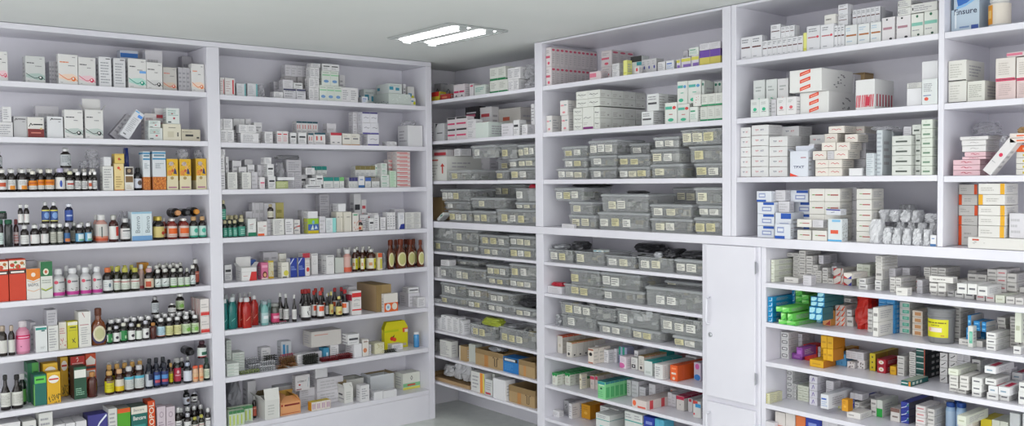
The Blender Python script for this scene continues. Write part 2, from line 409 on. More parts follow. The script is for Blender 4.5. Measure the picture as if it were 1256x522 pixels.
C('wk', 'white carton with black print', '#dbdbdc', [('b', '#33343a', .1, .55, .85, .7), T('#9b9ba0', .1, .12, .9, .45, 3)])
C('wt', 'white carton with teal print', '#d8dcdc', [('b', '#2f9aa0', .1, .5, .6, .66), T('#9abfc2', .1, .12, .9, .42, 3)])
C('wpk', 'white carton with pink print', '#dddadc', [('b', '#d4607e', .1, .45, .9, .58), T('#c9a0ab', .1, .1, .9, .4, 3)])
C('wpu', 'white carton with purple print', '#d9d7de', [('b', '#5b4a9a', .1, .62, .85, .8), T('#9a94b4', .1, .15, .9, .5, 3)])
C('wy', 'cream carton with brown print', '#d8d2bf', [('b', '#8a6f4a', .15, .6, .8, .72), T('#a79f8b', .15, .15, .85, .5, 3)])
C('bbar', 'white carton with blue top bar', '#cfd6e2', [('b', '#2f72c0', .02, .82, .98, .93), ('b', '#3d8ad2', .05, .68, .3, .76), T('#a8b4c8', .1, .2, .9, .6, 4)])
C('sg', 'grey carton with black script', '#bebdc0', [('l', '#2a2a2e', .02, [(.1, .8), (.2, .9), (.25, .84), (.32, .87)]), ('b', '#3a3a40', .34, .85, .9, .89), ('b', '#8b8b90', .65, .73, .85, .77)])
C('srd', 'white carton with maroon lower half', '#d9d7d3', [('b', '#7c2424', 0, 0, 1, .42), ('l', '#1e1e20', .022, [(.08, .52), (.2, .7), (.28, .6), (.34, .64)]), ('b', '#232326', .36, .61, .92, .67), ('b', '#c97b6c', .2, .2, .8, .26), ('b', '#8a8a8e', .8, .87, .9, .9), ('d', '#c9b27c', .82, .44, .08, .05)])
C('swt2', 'white carton with black script', '#dcdde0', [('l', '#26262e', .02, [(.2, .82), (.3, .92), (.35, .86), (.4, .89)]), ('b', '#33333a', .42, .86, .88, .9), ('b', '#8b8b90', .7, .74, .82, .78)])
C('lbl', 'leaning white carton with blue tab', '#d4d5da', [('b', '#5fa9dc', .05, .93, .5, .97), ('b', '#4f8fe0', .5, .8, .95, .9), T('#a9abb2', .2, .2, .8, .75, 9), ('b', '#6a6c72', .2, .08, .5, .12)])
C('pb', 'white carton with red bar', '#d6d1d0', [('b', '#c04450', .35, .42, .95, .58), T('#b8a8aa', .1, .7, .9, .9, 1)])
C('smx', 'small white carton with coloured dots', '#d3d8d6', [('b', '#c2484c', .35, .62, .5, .72), ('b', '#b64858', .5, .3, .65, .42), ('b', '#3b4a4c', .1, .08, .35, .16), T('#8fb0a8', .1, .5, .9, .9, 3)])
C('cr', 'cream square carton', '#d9d4c2', [('b', '#6f6e64', .3, .76, .7, .8), ('b', '#c8c2ac', .25, .2, .6, .55), ('b', '#5c5b56', .78, .25, .86, .5)])
C('flc', 'low beige carton with black lettering', '#c2bba8', [('b', '#2a2a2c', .2, .38, .62, .56), ('b', '#33332f', .8, .22, .93, .36), T('#8b8578', .05, .7, .95, .85, 1)])
C('hon', 'tall cream carton with flower', '#e4cd92', [('b', '#d4713a', 0, 0, 1, .03), ('d', '#d8452e', .45, .84, .14, .05), ('d', '#e09a30', .6, .78, .1, .035), T('#a98c54', .15, .1, .85, .55, 5)])
C('hon2', 'small yellow carton with flower', '#d9bd66', [('d', '#c24a2e', .45, .45, .14, .14), ('d', '#5a6a2a', .6, .4, .08, .08), ('b', '#c9a94e', 0, .85, 1, 1)])
C('brl', 'white carton with brown label panels', '#dcdad4', [('b', '#3b2f28', .08, .66, .92, .96), ('b', '#7b5f3a', .08, .34, .92, .60), ('d', '#a08c70', .5, .83, .2, .08), T('#b5a590', .15, .06, .85, .25, 3)])
C('oat', 'white and blue carton with orange grain base', '#d5dade', [('b', '#c06a22', 0, 0, 1, .34), ('x', '#e39a44', .03, .02, .97, .32, 70, .035), ('x', '#8c4412', .03, .02, .97, .32, 40, .03), ('b', '#2f86b4', 0, .93, 1, .97), ('b', '#2f86b4', 0, .78, 1, .82), ('b', '#6a8796', .1, .86, .9, .91), T('#8c98a0', .2, .55, .85, .7, 4)], d=.07, L=[('b', '#c06a22', 0, 0, 1, .34), ('b', '#2f86b4', 0, .93, 1, .97)])
C('fru', 'yellow carton with fruit pictures', '#d9cfae', [('b', '#d8ab22', 0, .45, 1, 1), ('d', '#b8a8a2', .4, .84, .22, .07), ('d', '#d98a3a', .25, .55, .22, .09), ('d', '#e0b060', .62, .72, .16, .08), ('p', '#2a2d5e', [(.6, .52), (.9, .5), (.8, .66), (.68, .7)]), ('d', '#c8563a', .5, .62, .1, .05), ('d', '#a08a52', .45, .38, .16, .05), ('x', '#7a4a34', .1, .45, .9, .92, 26, .03), ('b', '#a96a8a', .12, .06, .85, .1)], d=.07, L=[('b', '#b08a20', 0, .3, 1, 1)])
C('ben', 'pale blue carton with two grey vertical names', '#cfdbe0', [('b', '#6d9cc8', 0, 0, 1, .17), ('b', '#8fb6cc', 0, .93, 1, 1), ('w', '#8a969c', 'Benvo', .17, .27, .40, .85, 1), ('w', '#8a969c', 'Benvo', .66, .27, .89, .85, 1), ('b', '#b4c2c8', .495, .17, .505, .93)])
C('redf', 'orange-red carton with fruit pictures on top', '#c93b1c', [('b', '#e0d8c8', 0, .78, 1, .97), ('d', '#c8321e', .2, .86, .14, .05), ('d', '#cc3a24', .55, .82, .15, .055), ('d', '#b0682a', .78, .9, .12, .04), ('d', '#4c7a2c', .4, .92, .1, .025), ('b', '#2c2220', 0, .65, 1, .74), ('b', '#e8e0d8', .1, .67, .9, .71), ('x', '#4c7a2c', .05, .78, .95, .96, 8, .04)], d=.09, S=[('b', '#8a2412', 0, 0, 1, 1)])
C('bad', 'white carton with orange top and grey name', '#d9d7d2', [('b', '#d87a1e', 0, .68, 1, 1), ('p', '#d87a1e', [(0, .68), (1, .68), (.5, .6)]), ('d', '#e8d8c8', .5, .8, .16, .07), ('w', '#75757c', 'BADPOL', .12, .42, .9, .52), ('l', '#d89a5a', .008, [(.05, .32), (.5, .25), (.95, .32)]), ('l', '#d89a5a', .008, [(.05, .62), (.5, .54), (.95, .62)])], d=.07)
C('grt', 'white carton with dark green top and badge', '#d4d6cf', [('b', '#1d6a3c', 0, .6, 1, 1), ('d', '#e0dcc8', .45, .72, .24, .09), ('d', '#c05a3a', .45, .72, .12, .045), ('l', '#aeb83a', .014, [(.02, .28), (.4, .22), (.98, .3)]), ('l', '#3a6a34', .008, [(.02, .25), (.4, .2), (.98, .27)]), T('#9aa096', .1, .4, .9, .52, 2)], d=.08)
C('och', 'ochre carton', '#c88a1e', [('b', '#e0b23a', .1, .2, .9, .6)])
C('tlt', 'white carton with teal top band', '#d8dbda', [('b', '#1f8a80', .02, .86, .95, .95), ('b', '#2d5f5c', .5, .80, .8, .85), T('#a6a8a8', .4, .12, .9, .22, 2)], S=[('b', '#b6b8ba', .1, .1, .9, .9)])
C('ptx', 'white carton with lines of print', '#d6d6d2', [T('#9c9ca0', .1, .1, .85, .92, 8)])
C('rsc', 'white carton with red speckle print', '#dad6cf', [('x', '#c4545c', .1, .1, .95, .4, 16, .05), T('#c48a8c', .1, .55, .9, .8, 3)])
C('yel', 'yellow-green carton', '#c2bb1e', [('b', '#dbd9c4', 0, .86, 1, .98), ('b', '#3a4a22', .2, .76, .8, .80), ('l', '#4c4a20', .02, [(.4, .35), (.75, .2)]), ('l', '#4c4a20', .02, [(.45, .22), (.7, .38)]), ('b', '#8c8a22', .1, .66, .9, .68)])
C('plt', 'tall white carton with red fold line', '#d9d8d3', [('l', '#b04a4a', .012, [(.3, .98), (.5, .84)]), ('b', '#b48488', .1, .62, .8, .645), ('b', '#8c8c90', .1, .36, .9, .37), T('#a6a6a8', .2, .08, .8, .58, 8)], d=.09)
C('rwb', 'white carton with red bands', '#dbd6d2', [('b', '#c8322e', 0, .04, 1, .20), ('b', '#d66a5e', .0, .21, 1, .25), T('#b4b0ae', .1, .45, .9, .75, 2)], d=.05, S=[('b', '#b23a48', .08, .0, .2, 1), ('b', '#b23a48', .5, .0, .62, 1)])
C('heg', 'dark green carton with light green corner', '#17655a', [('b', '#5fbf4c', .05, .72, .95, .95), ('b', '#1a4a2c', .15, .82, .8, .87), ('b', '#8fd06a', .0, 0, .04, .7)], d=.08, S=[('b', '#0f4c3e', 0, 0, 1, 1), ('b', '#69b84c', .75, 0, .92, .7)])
C('gb', 'green carton with lighter green panel', '#1f6a46', [('b', '#4fa04a', .4, .45, 1, 1), ('b', '#1c5a34', .5, .7, .9, .78)])
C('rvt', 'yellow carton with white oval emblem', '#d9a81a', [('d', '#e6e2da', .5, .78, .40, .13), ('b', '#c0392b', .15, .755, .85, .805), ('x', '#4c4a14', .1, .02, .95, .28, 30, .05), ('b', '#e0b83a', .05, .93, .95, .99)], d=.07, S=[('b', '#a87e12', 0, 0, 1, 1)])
C('rdt', 'dark carton with red top panel', '#5c3a2c', [('b', '#b5261f', 0, .72, 1, 1), ('l', '#e8cfc8', .014, [(.4, .93), (.5, .97), (.55, .9), (.45, .86)]), ('b', '#d8a09a', .1, .8, .9, .83)], d=.08)
C('ort', 'orange carton with white emblem', '#c8481c', [('p', '#ddd8d0', [(.1, .72), (.9, .72), (.95, .84), (.5, .94), (.05, .84)]), ('b', '#3a2420', .05, .62, .95, .69), ('b', '#ddd0c8', .08, .42, .92, .58)], d=.08)
C('gwb', 'dark green carton with white band', '#1e4a35', [('b', '#dcdcd4', .03, .66, .95, .91), ('b', '#2c6a4c', .2, .93, .9, .97), T('#8fb8a0', .12, .12, .9, .36, 4)], d=.08, S=[('b', '#4c2f26', 0, 0, 1, 1)])
C('bpu', 'blue and purple carton with white swirl', '#3d3a86', [('p', '#3f97c8', [(0, 0), (.75, 0), (.4, .5), (0, .35)]), ('l', '#dfe6ee', .03, [(.05, 0), (.25, .4), (.6, .75), (.95, .95)])], d=.09, S=[('b', '#3c3c62', 0, 0, 1, 1)])
C('gor', 'bright green carton with orange bands', '#4c9c22', [('b', '#d2551e', 0, .88, 1, 1), ('b', '#d2551e', 0, 0, 1, .35), ('d', '#1c1c1c', .5, .28, .2, .14), ('d', '#c8b8a8', .5, .24, .12, .1)], d=.10, T=[('b', '#8f8c86', 0, 0, 1, 1)])
C('bnc', 'teal carton with cream band and white name', '#17645c', [('b', '#d9d4c8', 0, .8, 1, 1), ('w', '#8a8a86', 'Bancare', .15, .87, .8, .94), ('w', '#e6e6e0', 'Bancare', .12, .63, .9, .74), ('b', '#2f8a84', .12, .1, .88, .5)], d=.10, T=[('b', '#5a6a62', .02, .02, .98, .98)])
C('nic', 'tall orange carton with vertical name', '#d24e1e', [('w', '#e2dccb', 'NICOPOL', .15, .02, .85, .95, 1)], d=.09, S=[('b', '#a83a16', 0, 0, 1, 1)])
C('lil', 'lilac patterned carton', '#c9bcc4', [('d', '#a898a4', .5, .75, .25, .1), ('d', '#c9bcc4', .5, .75, .16, .06), T('#9c8c98', .15, .15, .85, .55, 5), ('d', '#a898a4', .5, .3, .2, .08)], d=.07)
# ---- bottles of the left bay
B('bwr', 'dark bottle with red-printed white label', cap='#c6c4c0', capm=1, F=[('b', '#c0502e', .2, .3, .8, .7)])
B('bwo', 'dark bottle with white and orange label', cap='#c2c2c0', capm=1, F=[('b', '#e0902a', .35, .0, .8, .4), T('#a0a0a0', .2, .5, .8, .9, 3)])
B('bog', 'dark bottle with orange label over white', cap='#c4c2b8', capm=1, F=[('b', '#d8820f', 0, .42, 1, 1), ('b', '#b8550e', .2, .6, .8, .8), T('#b8a890', .2, .08, .8, .35, 2)])
B('bbl', 'dark bottle with a blue figure on white label', cap='#b9b4d0', F=[('d', '#2c4ca8', .55, .45, .09, .3)], z1=.6)
B('brt', 'dark bottle with red word label', cap='#c0c0a8', capm=1, F=[('b', '#b03a34', .2, .5, .85, .7), T('#a0a8a0', .2, .1, .8, .4, 2)])
B('bwp', 'dark bottle with grey-printed white label', cap='#d0d0d0', capm=1, F=[T('#6a6a74', .15, .15, .85, .9, 4)])
B('bst', 'dark bottle with grey label', cap='#b4b4b6', lab='#b4b8bc', capm=1, F=[T('#6a7278', .2, .3, .8, .9, 4), ('p', '#2a3a44', [(.4, 0), (.7, 0), (.6, .25)])], z1=.66, z0=.1)
B('bbk', 'black bottle with white badge label', glass='#14161a', cap='#1a1c20', lab='#c6cad6', F=[('d', '#54443c', .55, .55, .2, .25)])
B('bgj', 'dark grey jar with green cap', glass='#2b2e2f', cap='#12573a', lab=None, shape='pill'); B('bgl', 'dark jar with green cap and pale label', glass='#241a1c', cap='#12573a', lab='#c4d2ce', shape='pill', F=[T('#8aa09a', .2, .3, .8, .8, 3)])
B('bdr', 'dark red bottle', glass='#35161a', cap='#7a2a30', lab='#b8a8a8', F=[T('#a05a5a', n=3)])
B('bwh', 'dark bottle with blank white label', cap='#d2d2d2', F=[T('#c0c0c0', n=3)])
B('btri', 'dark bottle with red triangle on white label', cap='#bfc0be', capm=1, F=[('p', '#c22440', [(.2, .95), (.85, .95), (.2, .25)])])
B('bgr', 'grey-labelled bottle', glass='#3a3c3a', cap='#c9cac6', lab='#b4b4aa', capm=1, F=[T('#8a8f84', n=4)], z1=.6)
B('bbo', 'dark bottle with blue and orange label', cap='#c0c0c4', lab='#2f5f92', capm=1, F=[('b', '#c8743a', .2, .05, .8, .4)])
B('bb2', 'dark bottle with light blue label', cap='#c4c4c6', lab='#5f9cc0', capm=1, F=[('b', '#d0dde0', .35, .1, .95, .9), ('b', '#6fb08c', .4, .1, .9, .3)])
B('byb', 'dark bottle with blue and yellow label', cap='#c2c2c4', lab='#2f4f8c', capm=1, z1=.62, F=[('b', '#c8c05a', 0, .88, 1, 1), ('d', '#7a9cd0', .5, .5, .25, .28), ('b', '#c8c05a', 0, 0, 1, .08)])
B('bbb', 'dark blue bottle with blue label', glass='#141a38', cap='#c2c4cc', lab='#2c4a96', z1=.64, F=[('b', '#a8b8dc', .25, .4, .75, .55)], capm=1)
B('bor', 'orange-white bottle with vertical name', glass='#bd8e84', cap='#d4d4d4', lab='#c9c4c0', z0=.06, z1=.66, F=[('b', '#c05030', 0, 0, 1, .16), ('b', '#d0846a', 0, .16, 1, .28), ('l', '#4c5a58', .035, [(.5, .2), (.5, .85)]), ('b', '#b8bfb8', .35, .3, .42, .8)])
B('brd', 'maroon bottle with white and red label', glass='#3d1512', cap='#b8b8b4', F=[('b', '#c43a30', .55, .25, .9, .95)], z1=.58, capm=1)
B('bws', 'dark bottle with bold-lined white label', F=[('b', '#4a4c52', .2, .72, .85, .82), T('#b4b6ba', .2, .2, .8, .6, 3)], z1=.56, capm=1)
B('byl', 'dark bottle with cream label and red dot', cap='#c8b45a', lab='#cdbd78', F=[('d', '#b03424', .7, .4, .15, .16)], z1=.56, capm=1)
B('boj', 'red bottle with orange label', glass='#7c2c24', cap='#d2d0cc', lab='#d3c0b8', F=[('b', '#d8601c', .15, .3, .85, .8), ('b', '#c8a090', .2, .1, .8, .2)], z1=.62, shape='sq', capm=1)
B('btl', 'dark bottle with teal-edged label', cap='#b89468', lab='#b9d4cc', F=[('b', '#1c9478', 0, 0, 1, .16), ('d', '#3fa890', .6, .6, .2, .2)], z1=.56, z0=.04)
B('bmg', 'white bottle with magenta base', glass='#b9b9bb', cap='#d8d8da', lab='#c4c4c4', z0=.05, z1=.66, F=[('b', '#b8328c', 0, 0, 1, .2), ('d', '#c8485c', .3, .78, .12, .1), ('b', '#6a6c72', .45, .74, .8, .82), ('x', '#4a5a3c', .4, .22, .8, .4, 6, .05)], shape='med', grough=.3)
B('boc', 'dark bottle with orange cap', cap='#c86a38', lab='#cfd2d2', F=[('d', '#5a6a78', .6, .5, .08, .2), T('#b0b4b4', .2, .3, .5, .9, 3)])
B('byc', 'yellow-green-capped dark bottle with red-lined label', glass='#20200f', cap='#b4b04e', lab='#cdd0c8', F=[('b', '#a83c3c', 0, .72, 1, .8), T('#9fb09c', .2, .1, .8, .6, 3)])
B('bpc', 'tall peach plastic bottle', glass='#c8a49a', cap='#dadada', lab='#cdb4ac', F=[('b', '#c04c50', 0, 0, 1, .2)], z0=.03, z1=.6, grough=.35)
B('bo2', 'dark bottle with orange and cream label', cap='#c8a0a0', lab='#d3c3ac', F=[('b', '#b4482c', .1, .1, .5, .7)])
B('bwl', 'dark bottle with black squiggle on white label', cap='#bdbdb8', lab='#ccd2d0', F=[('l', '#2a3038', .04, [(.3, .4), (.5, .6), (.8, .5)]), ('b', '#8fa8a0', .1, .1, .9, .2)], capm=1)
B('bgn', 'dark bottle with green-edged label', cap='#bec0b8', lab='#cfd6cc', F=[('b', '#5c9c2c', 0, 0, 1, .16), T('#9ab0a0', .2, .3, .8, .9, 3)], z0=.04, capm=1)
B('brk', 'dark bottle with orange-red label', cap='#b0b0b0', lab='#b05440', glass='#20120f', capm=1, F=[('b', '#d0a090', .1, .75, .9, .85)])
B('bbr', 'brown bottle', glass='#221812', cap='#a89a8c', lab='#cccbc6', capm=1)
B('bpk', 'clear pink bottle', glass='#d890a8', cap='#c8c0c4', lab='#d98cac', alpha=.85, z0=.08, z1=.6, F=[('b', '#c8285c', 0, .72, 1, .95), ('b', '#e8b8cc', .2, .8, .8, .86), ('d', '#7a3a58', .35, .3, .04, .03)])
B('bam', 'large amber bottle with cream oval label', glass='#6b3512', cap='#5c2a10', lab='', shape='amo', flat=.62, pw=3, z0=.05, z1=.56, arc=.5, F=[('d', '#2a2350', .5, .42, .62, .44), ('d', '#cfc7a8', .5, .52, .5, .42), ('d', '#b8b68a', .5, .52, .36, .3)])
def oval(o, w, h):
    pass
B('bgd', 'dark bottle with green label', glass='#131a10', cap='#b8b8ae', lab='#1e7a3c', F=[('b', '#d0dcd0', .0, .1, .22, .9), ('b', '#bcd8b0', .6, .2, .75, .5)], z1=.6, capm=1)
B('bwk', 'dark bottle with black mark on white label', F=[('d', '#2a2030', .5, .45, .16, .16)], z1=.6, capm=1, cap='#c4c4cc')
B('bgw', 'dark bottle with green and white slanted label', lab='#d2d8cf', F=[('p', '#1f8a48', [(0, 0), (0, 1), (.75, 1), (.3, 0)])], z1=.6, cap='#c6c0a0', capm=1)
B('blb', 'dark bottle with pale blue label', lab='#b4d0dc', F=[T('#7fa0b0', n=4), ('b', '#c86a4a', 0, 0, 1, .06)], z1=.58, capm=1)
B('bcy', 'dark bottle with cream-yellow label', lab='#d0cc98', F=[T('#9aa060', n=4)], z1=.58, capm=1)
B('bg2', 'dark bottle with leafy green label', lab='#c6d2b4', F=[T('#6a9a4c', n=5), ('d', '#7ab04c', .6, .4, .2, .2)], z1=.58, capm=1)
B('bga', 'dark bottle with black cap and gold neck ring', glass='#1b120f', cap='#1c1a1a', lab='#cfcfc9', z1=.5, F=[T('#a4a49c', n=6)], shape='tall', neck=1)
B('bgx', 'dark green bottle with white cap', glass='#122018', cap='#c8c8c8', lab='#5a9a4c', z1=.5)
B('bbp', 'plain brown bottle with amber cap', glass='#4a1e16', cap='#b07c44', lab=None)
B('byw', 'amber bottle with yellow label', glass='#3a1c10', cap='#c09858', lab='#c8c012', F=[('b', '#7a5a5a', .2, .85, .8, .97), T('#a89a10', .2, .3, .8, .7, 2)], z1=.58)
B('by2', 'amber bottle with yellow and white label', glass='#3a1c10', cap='#c8a078', lab='#cfc8b8', F=[('b', '#d0b010', 0, 0, 1, .42)], z1=.58)
B('bsk', 'dark bottle with sky blue topped label', glass='#2e1a18', cap='#c4c4c6', lab='#cacdca', F=[('b', '#4fa8c0', 0, .78, 1, 1), T('#a0a4a4', .1, .1, .9, .7, 5)], z1=.6)
B('bnv', 'navy bottle with dark cap', glass='#151c2c', cap='#22262e', lab='#b8bcc4', F=[('b', '#28304c', .3, .5, .8, 1)], z1=.6)
B('bnr', 'navy-labelled bottle with blue and red picture', glass='#14182c', cap='#2a2e3a', lab='#28356c', F=[('b', '#4f86c0', .15, .45, .85, .75), ('b', '#b84858', .2, .2, .8, .4)], z1=.66)
B('bcr', 'bottle with crimson label', glass='#1f2420', cap='#9a9a9a', lab='#a82440', F=[('d', '#d8b0b8', .5, .7, .12, .12), ('b', '#d0909c', .2, .4, .8, .5)], z1=.62)
B('bbs', 'dark bottle with blue and white slanted label', glass='#14161c', cap='#a8b0c0', lab='#cdd2dc', F=[('p', '#1f3c98', [(.1, 0), (.95, 0), (.95, .8), (.5, .95)])], z1=.6, capm=1)
B('bos', 'small cream bottle with orange cap', glass='#d0a888', cap='#d8603c', lab='#d8b48c', shape='pill', F=[('b', '#d87c4c', .2, .2, .8, .5)])
B('bdg', 'dark green bottle with cream label', glass='#12281e', cap='#14382a', lab='#ccd0bc', F=[T('#7a9a7c', n=4)])
B('brc', 'dark bottle with green cross label', glass='#240f14', cap='#40202c', lab='#ccd4d0', F=[('b', '#1c5a44', .3, .2, .9, .55), ('b', '#b02c34', 0, 0, 1, .08)], z1=.62)
# ------------------------------------------------------------------ special builders
def openbox(D, w, d, h, loc, rz):      # carton whose back flap stands up
    o = link(D.name, carton(D, w, d, h), None, loc, rz); fh = max(.004, min(D.flap*h, CURMAX[0]-loc[2]-h-.004))
    mb = MB(); c = mat(D.body, .5, var=.05)
    mb.box(-w/2, w/2, -.0006, .0006, 0, fh, c); mb.obj('lid_flap', o, (0, d/2-.003, h-.0005))
    for s in (-1, 1):
        mb = MB(); mb.quad([(0, -d*.42, 0), (0, d*.42, 0), (s*w*.22, d*.3, fh*.45), (s*w*.22, -d*.3, fh*.45)], c); mb.quad([(0, d*.42, -.0005), (0, -d*.42, -.0005), (s*w*.22, -d*.3, fh*.45-.0005), (s*w*.22, d*.3, fh*.45-.0005)], c)
        mb.obj('side_flap', o, (s*w/2, 0, h))
    return o
def CO(n, src, desc, flap=.4):
    import copy; o = copy.copy(DS[src]); o.desc = desc; o.flap = flap; o.fn = openbox; o.kind = 'x'; DS[n] = o
CO('swdo', 'swd', 'white carton with dark swoosh and lifted lid')
CO('swko', 'swk', 'tall white carton with black swoosh and lifted lid', .45)
def bag(D, w, d, h, loc, rz):          # crumpled clear or white plastic bag
    key = (id(D), round(w*200), round(d*200), round(h*200), RND.randint(0, 2))
    if key not in CACHE:
        rnd = random.Random(len(CACHE)*3+1); mb = MB(); N, Mm = 20, 9; m = D.mat
        n = len(mb.v); ph = [rnd.uniform(0, 6) for _ in range(6)]
        for j in range(Mm+1):
            v = j/Mm; q = math.sin(math.pi*min(1, v*.55+.28))**.5
            for i in range(N):
                a = 2*math.pi*i/N; ca, sa = math.cos(a), math.sin(a); r = (abs(ca)**3+abs(sa)**3)**(-1/3)
                k = q*(.9+.08*math.sin(3*a+ph[0]+v*4)+.05*math.sin(7*a+ph[1]-v*7)) + rnd.uniform(-.11, .09)
                k = min(k, 1/max(abs(ca*r), abs(sa*r), .5)*1.0)
                mb.v.append((w/2*min(1, k)*r*ca*.98, d/2*min(1, k)*r*sa*.98, h*max(0, min(1, v+rnd.uniform(-.04, .04)*(0 < j < Mm)))))
        k = mb.mi(m)
        for j in range(Mm):
            for i in range(N): mb.f.append((n+j*N+i, n+j*N+(i+1) % N, n+(j+1)*N+(i+1) % N, n+(j+1)*N+i)); mb.m.append(k); mb.sm.append(bool(D.soft))
        mb.f.append(tuple(n+i for i in range(N))[::-1]); mb.m.append(k); mb.sm.append(False)
        mb.f.append(tuple(n+Mm*N+i for i in range(N))); mb.m.append(k); mb.sm.append(False)
        CACHE[key] = mb.mesh(D.name)
    return link(D.name, CACHE[key], None, loc, rz)
def BG(n, desc, m, cat='bag', nm='plastic_bag', soft=False, d=.08):
    o = Dz(); o.kind = 's'; o.name = nm; o.desc = desc; o.mat = m; o.cat = cat; o.fn = bag; o.d = d; o.soft = soft; DS[n] = o
BG('clr', 'crumpled clear plastic pack', mat('#c9c9cf', .12, alpha=.42, coat=.6)); BG('clw', 'crumpled translucent white bag', mat('#d9dade', .25, alpha=.8, coat=.4))
BG('blu', 'blue and white plastic pouch', mat('#26357e', .25, coat=.4)); BG('gbg', 'grey plastic bundle', mat('#8f8f94', .3, alpha=.9, coat=.4))
BG('bkb', 'dark plastic bundle', mat('#2c2c30', .3, coat=.3))
def lying(D, w, d, h, loc, rz):        # a bottle lying on its side, cap to the front
    S = DS[D.src]; L = d
    o = bottle(S, w, w, L, (0, 0, 0), 0); o.name = 'medicine_bottle'
    o.matrix_world = Matrix.Translation(Vector(loc)) @ Matrix.Rotation(rz, 4, 'Z') @ Matrix.Translation((0, d/2, w/2)) @ Matrix.Rotation(math.pi/2, 4, 'X')
    return o
def LY(n, src, desc, d=.13):
    o = Dz(); o.kind = 'l'; o.name = 'medicine_bottle'; o.desc = desc; o.src = src; o.cat = 'bottle'; o.fn = lying; o.d = d; DS[n] = o
B('_ly1', '', glass='#171310', cap='#c08858', lab='#2c2420'); B('_ly2', '', glass='#171310', cap='#c8862e', lab='#2c2420'); B('_ly3', '', glass='#1a1a1a', cap='#3a3a3c', lab='#1f1f22')
LY('ly1', '_ly1', 'dark bottle lying down, tan cap forward'); LY('ly2', '_ly2', 'dark bottle lying down, amber cap forward'); LY('ly3', '_ly3', 'black bottle lying down, dark cap forward')
C('rvs', 'white carton with red vertical name', '#dad7d6', [('b', '#c23a42', .74, .08, .9, .9), T('#bba2a4', .1, .2, .6, .85, 5)])
C('wtv', 'pale carton with teal vertical stripe', '#cfd0d4', [('b', '#6fa9ad', .82, .02, .98, .98), T('#a4a6ac', .1, .2, .7, .85, 5)])
C('nvs', 'white carton with navy top stripe', '#cfced3', [('b', '#1f2350', 0, .8, 1, .94), T(n=3)]); C('bks', 'grey carton with black scribbled edge', '#b9b6b8', [('x', '#2e2c30', 0, .0, 1, .2, 12, .09), T('#a09a9e', .1, .4, .9, .9, 3)])
C('gov', 'white carton with green line and blue oval', '#d3d9d2', [('b', '#8cc79a', .05, .66, .95, .74), ('d', '#6d95c4', .5, .28, .3, .1), T('#a6b4a8', .1, .8, .9, .95, 1)])
C('tlb', 'white carton with two teal squares', '#ccd3d1', [('b', '#3c8ea6', .05, .35, .35, .68), ('b', '#3c8ea6', .52, .3, .8, .6), T('#aab4b2', .1, .7, .9, .9, 1)], d=.16, S=[('b', '#3c8ea6', .1, .35, .3, .65)])
C('lgw', 'long pale green carton', '#c6cfca', [('x', '#dfe6e2', .05, .1, .95, .9, 14, .05)], d=.2, S=[('x', '#6f7d8c', .05, .05, .95, .3, 10, .06)])
C('wyl', 'white carton with yellow dots', '#d3d3d0', [('d', '#c3c41e', .75, .35, .25, .22), ('b', '#4a86a8', .1, .5, .6, .66)])
C('tre', 'white carton with teal-black top, red figures', '#d6d4d4', [('b', '#1f4f5e', 0, .84, 1, 1), ('b', '#c0524e', .15, .35, .28, .7), ('b', '#c0524e', .55, .35, .68, .7), ('b', '#b4b4ba', .1, .1, .8, .2)])
C('rtp', 'white carton with red top band', '#d9d6d6', [('b', '#b83646', 0, .78, 1, 1), ('b', '#7d7d84', .15, .15, .35, .24), ('b', '#7d7d84', .6, .15, .8, .24)])
C('wor', 'white carton with orange base line', '#d8d5ce', [('b', '#c08a4c', 0, 0, 1, .07), ('b', '#77777c', .2, .5, .8, .62), T('#b4aea2', .1, .7, .9, .85, 1)])
C('wpb', 'white carton with purple base stripe', '#d6d5dc', [('b', '#5b5596', 0, 0, 1, .14), ('l', '#6a6a78', .02, [(.2, .55), (.45, .62), (.7, .52), (.85, .58)])])
C('wpt', 'white carton with purple top stripe', '#d6d5dc', [('b', '#47427c', 0, .86, 1, 1), ('l', '#6a6a78', .02, [(.2, .45), (.45, .52), (.7, .42), (.85, .48)])])
C('olv', 'olive green carton', '#a8b07c', [T('#c6cba4', n=3)]); C('lgn', 'pale green striped carton', '#c4d6c4', [T('#8fbf98', .1, .05, .9, .95, 9)])
for a, nme, c in (('ttc', 'teal', '#1f7f78'), ('gtc', 'light green', '#6fb06a'), ('ptc', 'purple', '#3b3a70'), ('btc', 'blue', '#3c5ea8'), ('gtp', 'grey', '#8d8a86'), ('otc', 'olive brown', '#7d7346')):
    C(a, 'white carton with %s top' % nme, '#d0d1d0', [('b', c, 0, .64, 1, 1), T('#9aa0a4', .15, .1, .85, .4, 2)], T=[('b', c, 0, 0, 1, 1)])
C('wbl', 'white carton with blue base', '#dcdcdf', [('b', '#3f6a9c', 0, 0, 1, .22), ('b', '#7a90b8', .25, .65, .75, .75)])
C('rst', 'flat white carton with red-striped print', '#d9cfcd', [('b', '#c43c40', .0, .55, .8, .75), ('b', '#c85a5c', .2, .25, 1, .4)])
C('wgb', 'white carton with green base', '#d9dbd9', [('b', '#157a58', 0, 0, 1, .22), T('#a0a4a4', .15, .4, .85, .7, 3), ('l', '#b05a5a', .01, [(.2, .65), (.7, .72)])])
C('wo2', 'white carton with orange corner', '#d8d6d3', [('b', '#e0602a', 0, 0, .7, .16), ('b', '#b05a5a', .6, .65, .9, .7), T('#b4aaa4', .1, .3, .8, .6, 3)])
C('wrb', 'white carton with red wavy band', '#d6d3d1', [('l', '#c0392f', .045, [(0, .4), (.4, .52), (1, .56)]), T(n=3)])
C('bct', 'white carton with bottle picture', '#d8d7dc', [('b', '#3a2c24', .5, .08, .8, .5), ('b', '#4a3a30', .58, .5, .72, .75), ('l', '#6a6a74', .02, [(.1, .35), (.4, .5)])])
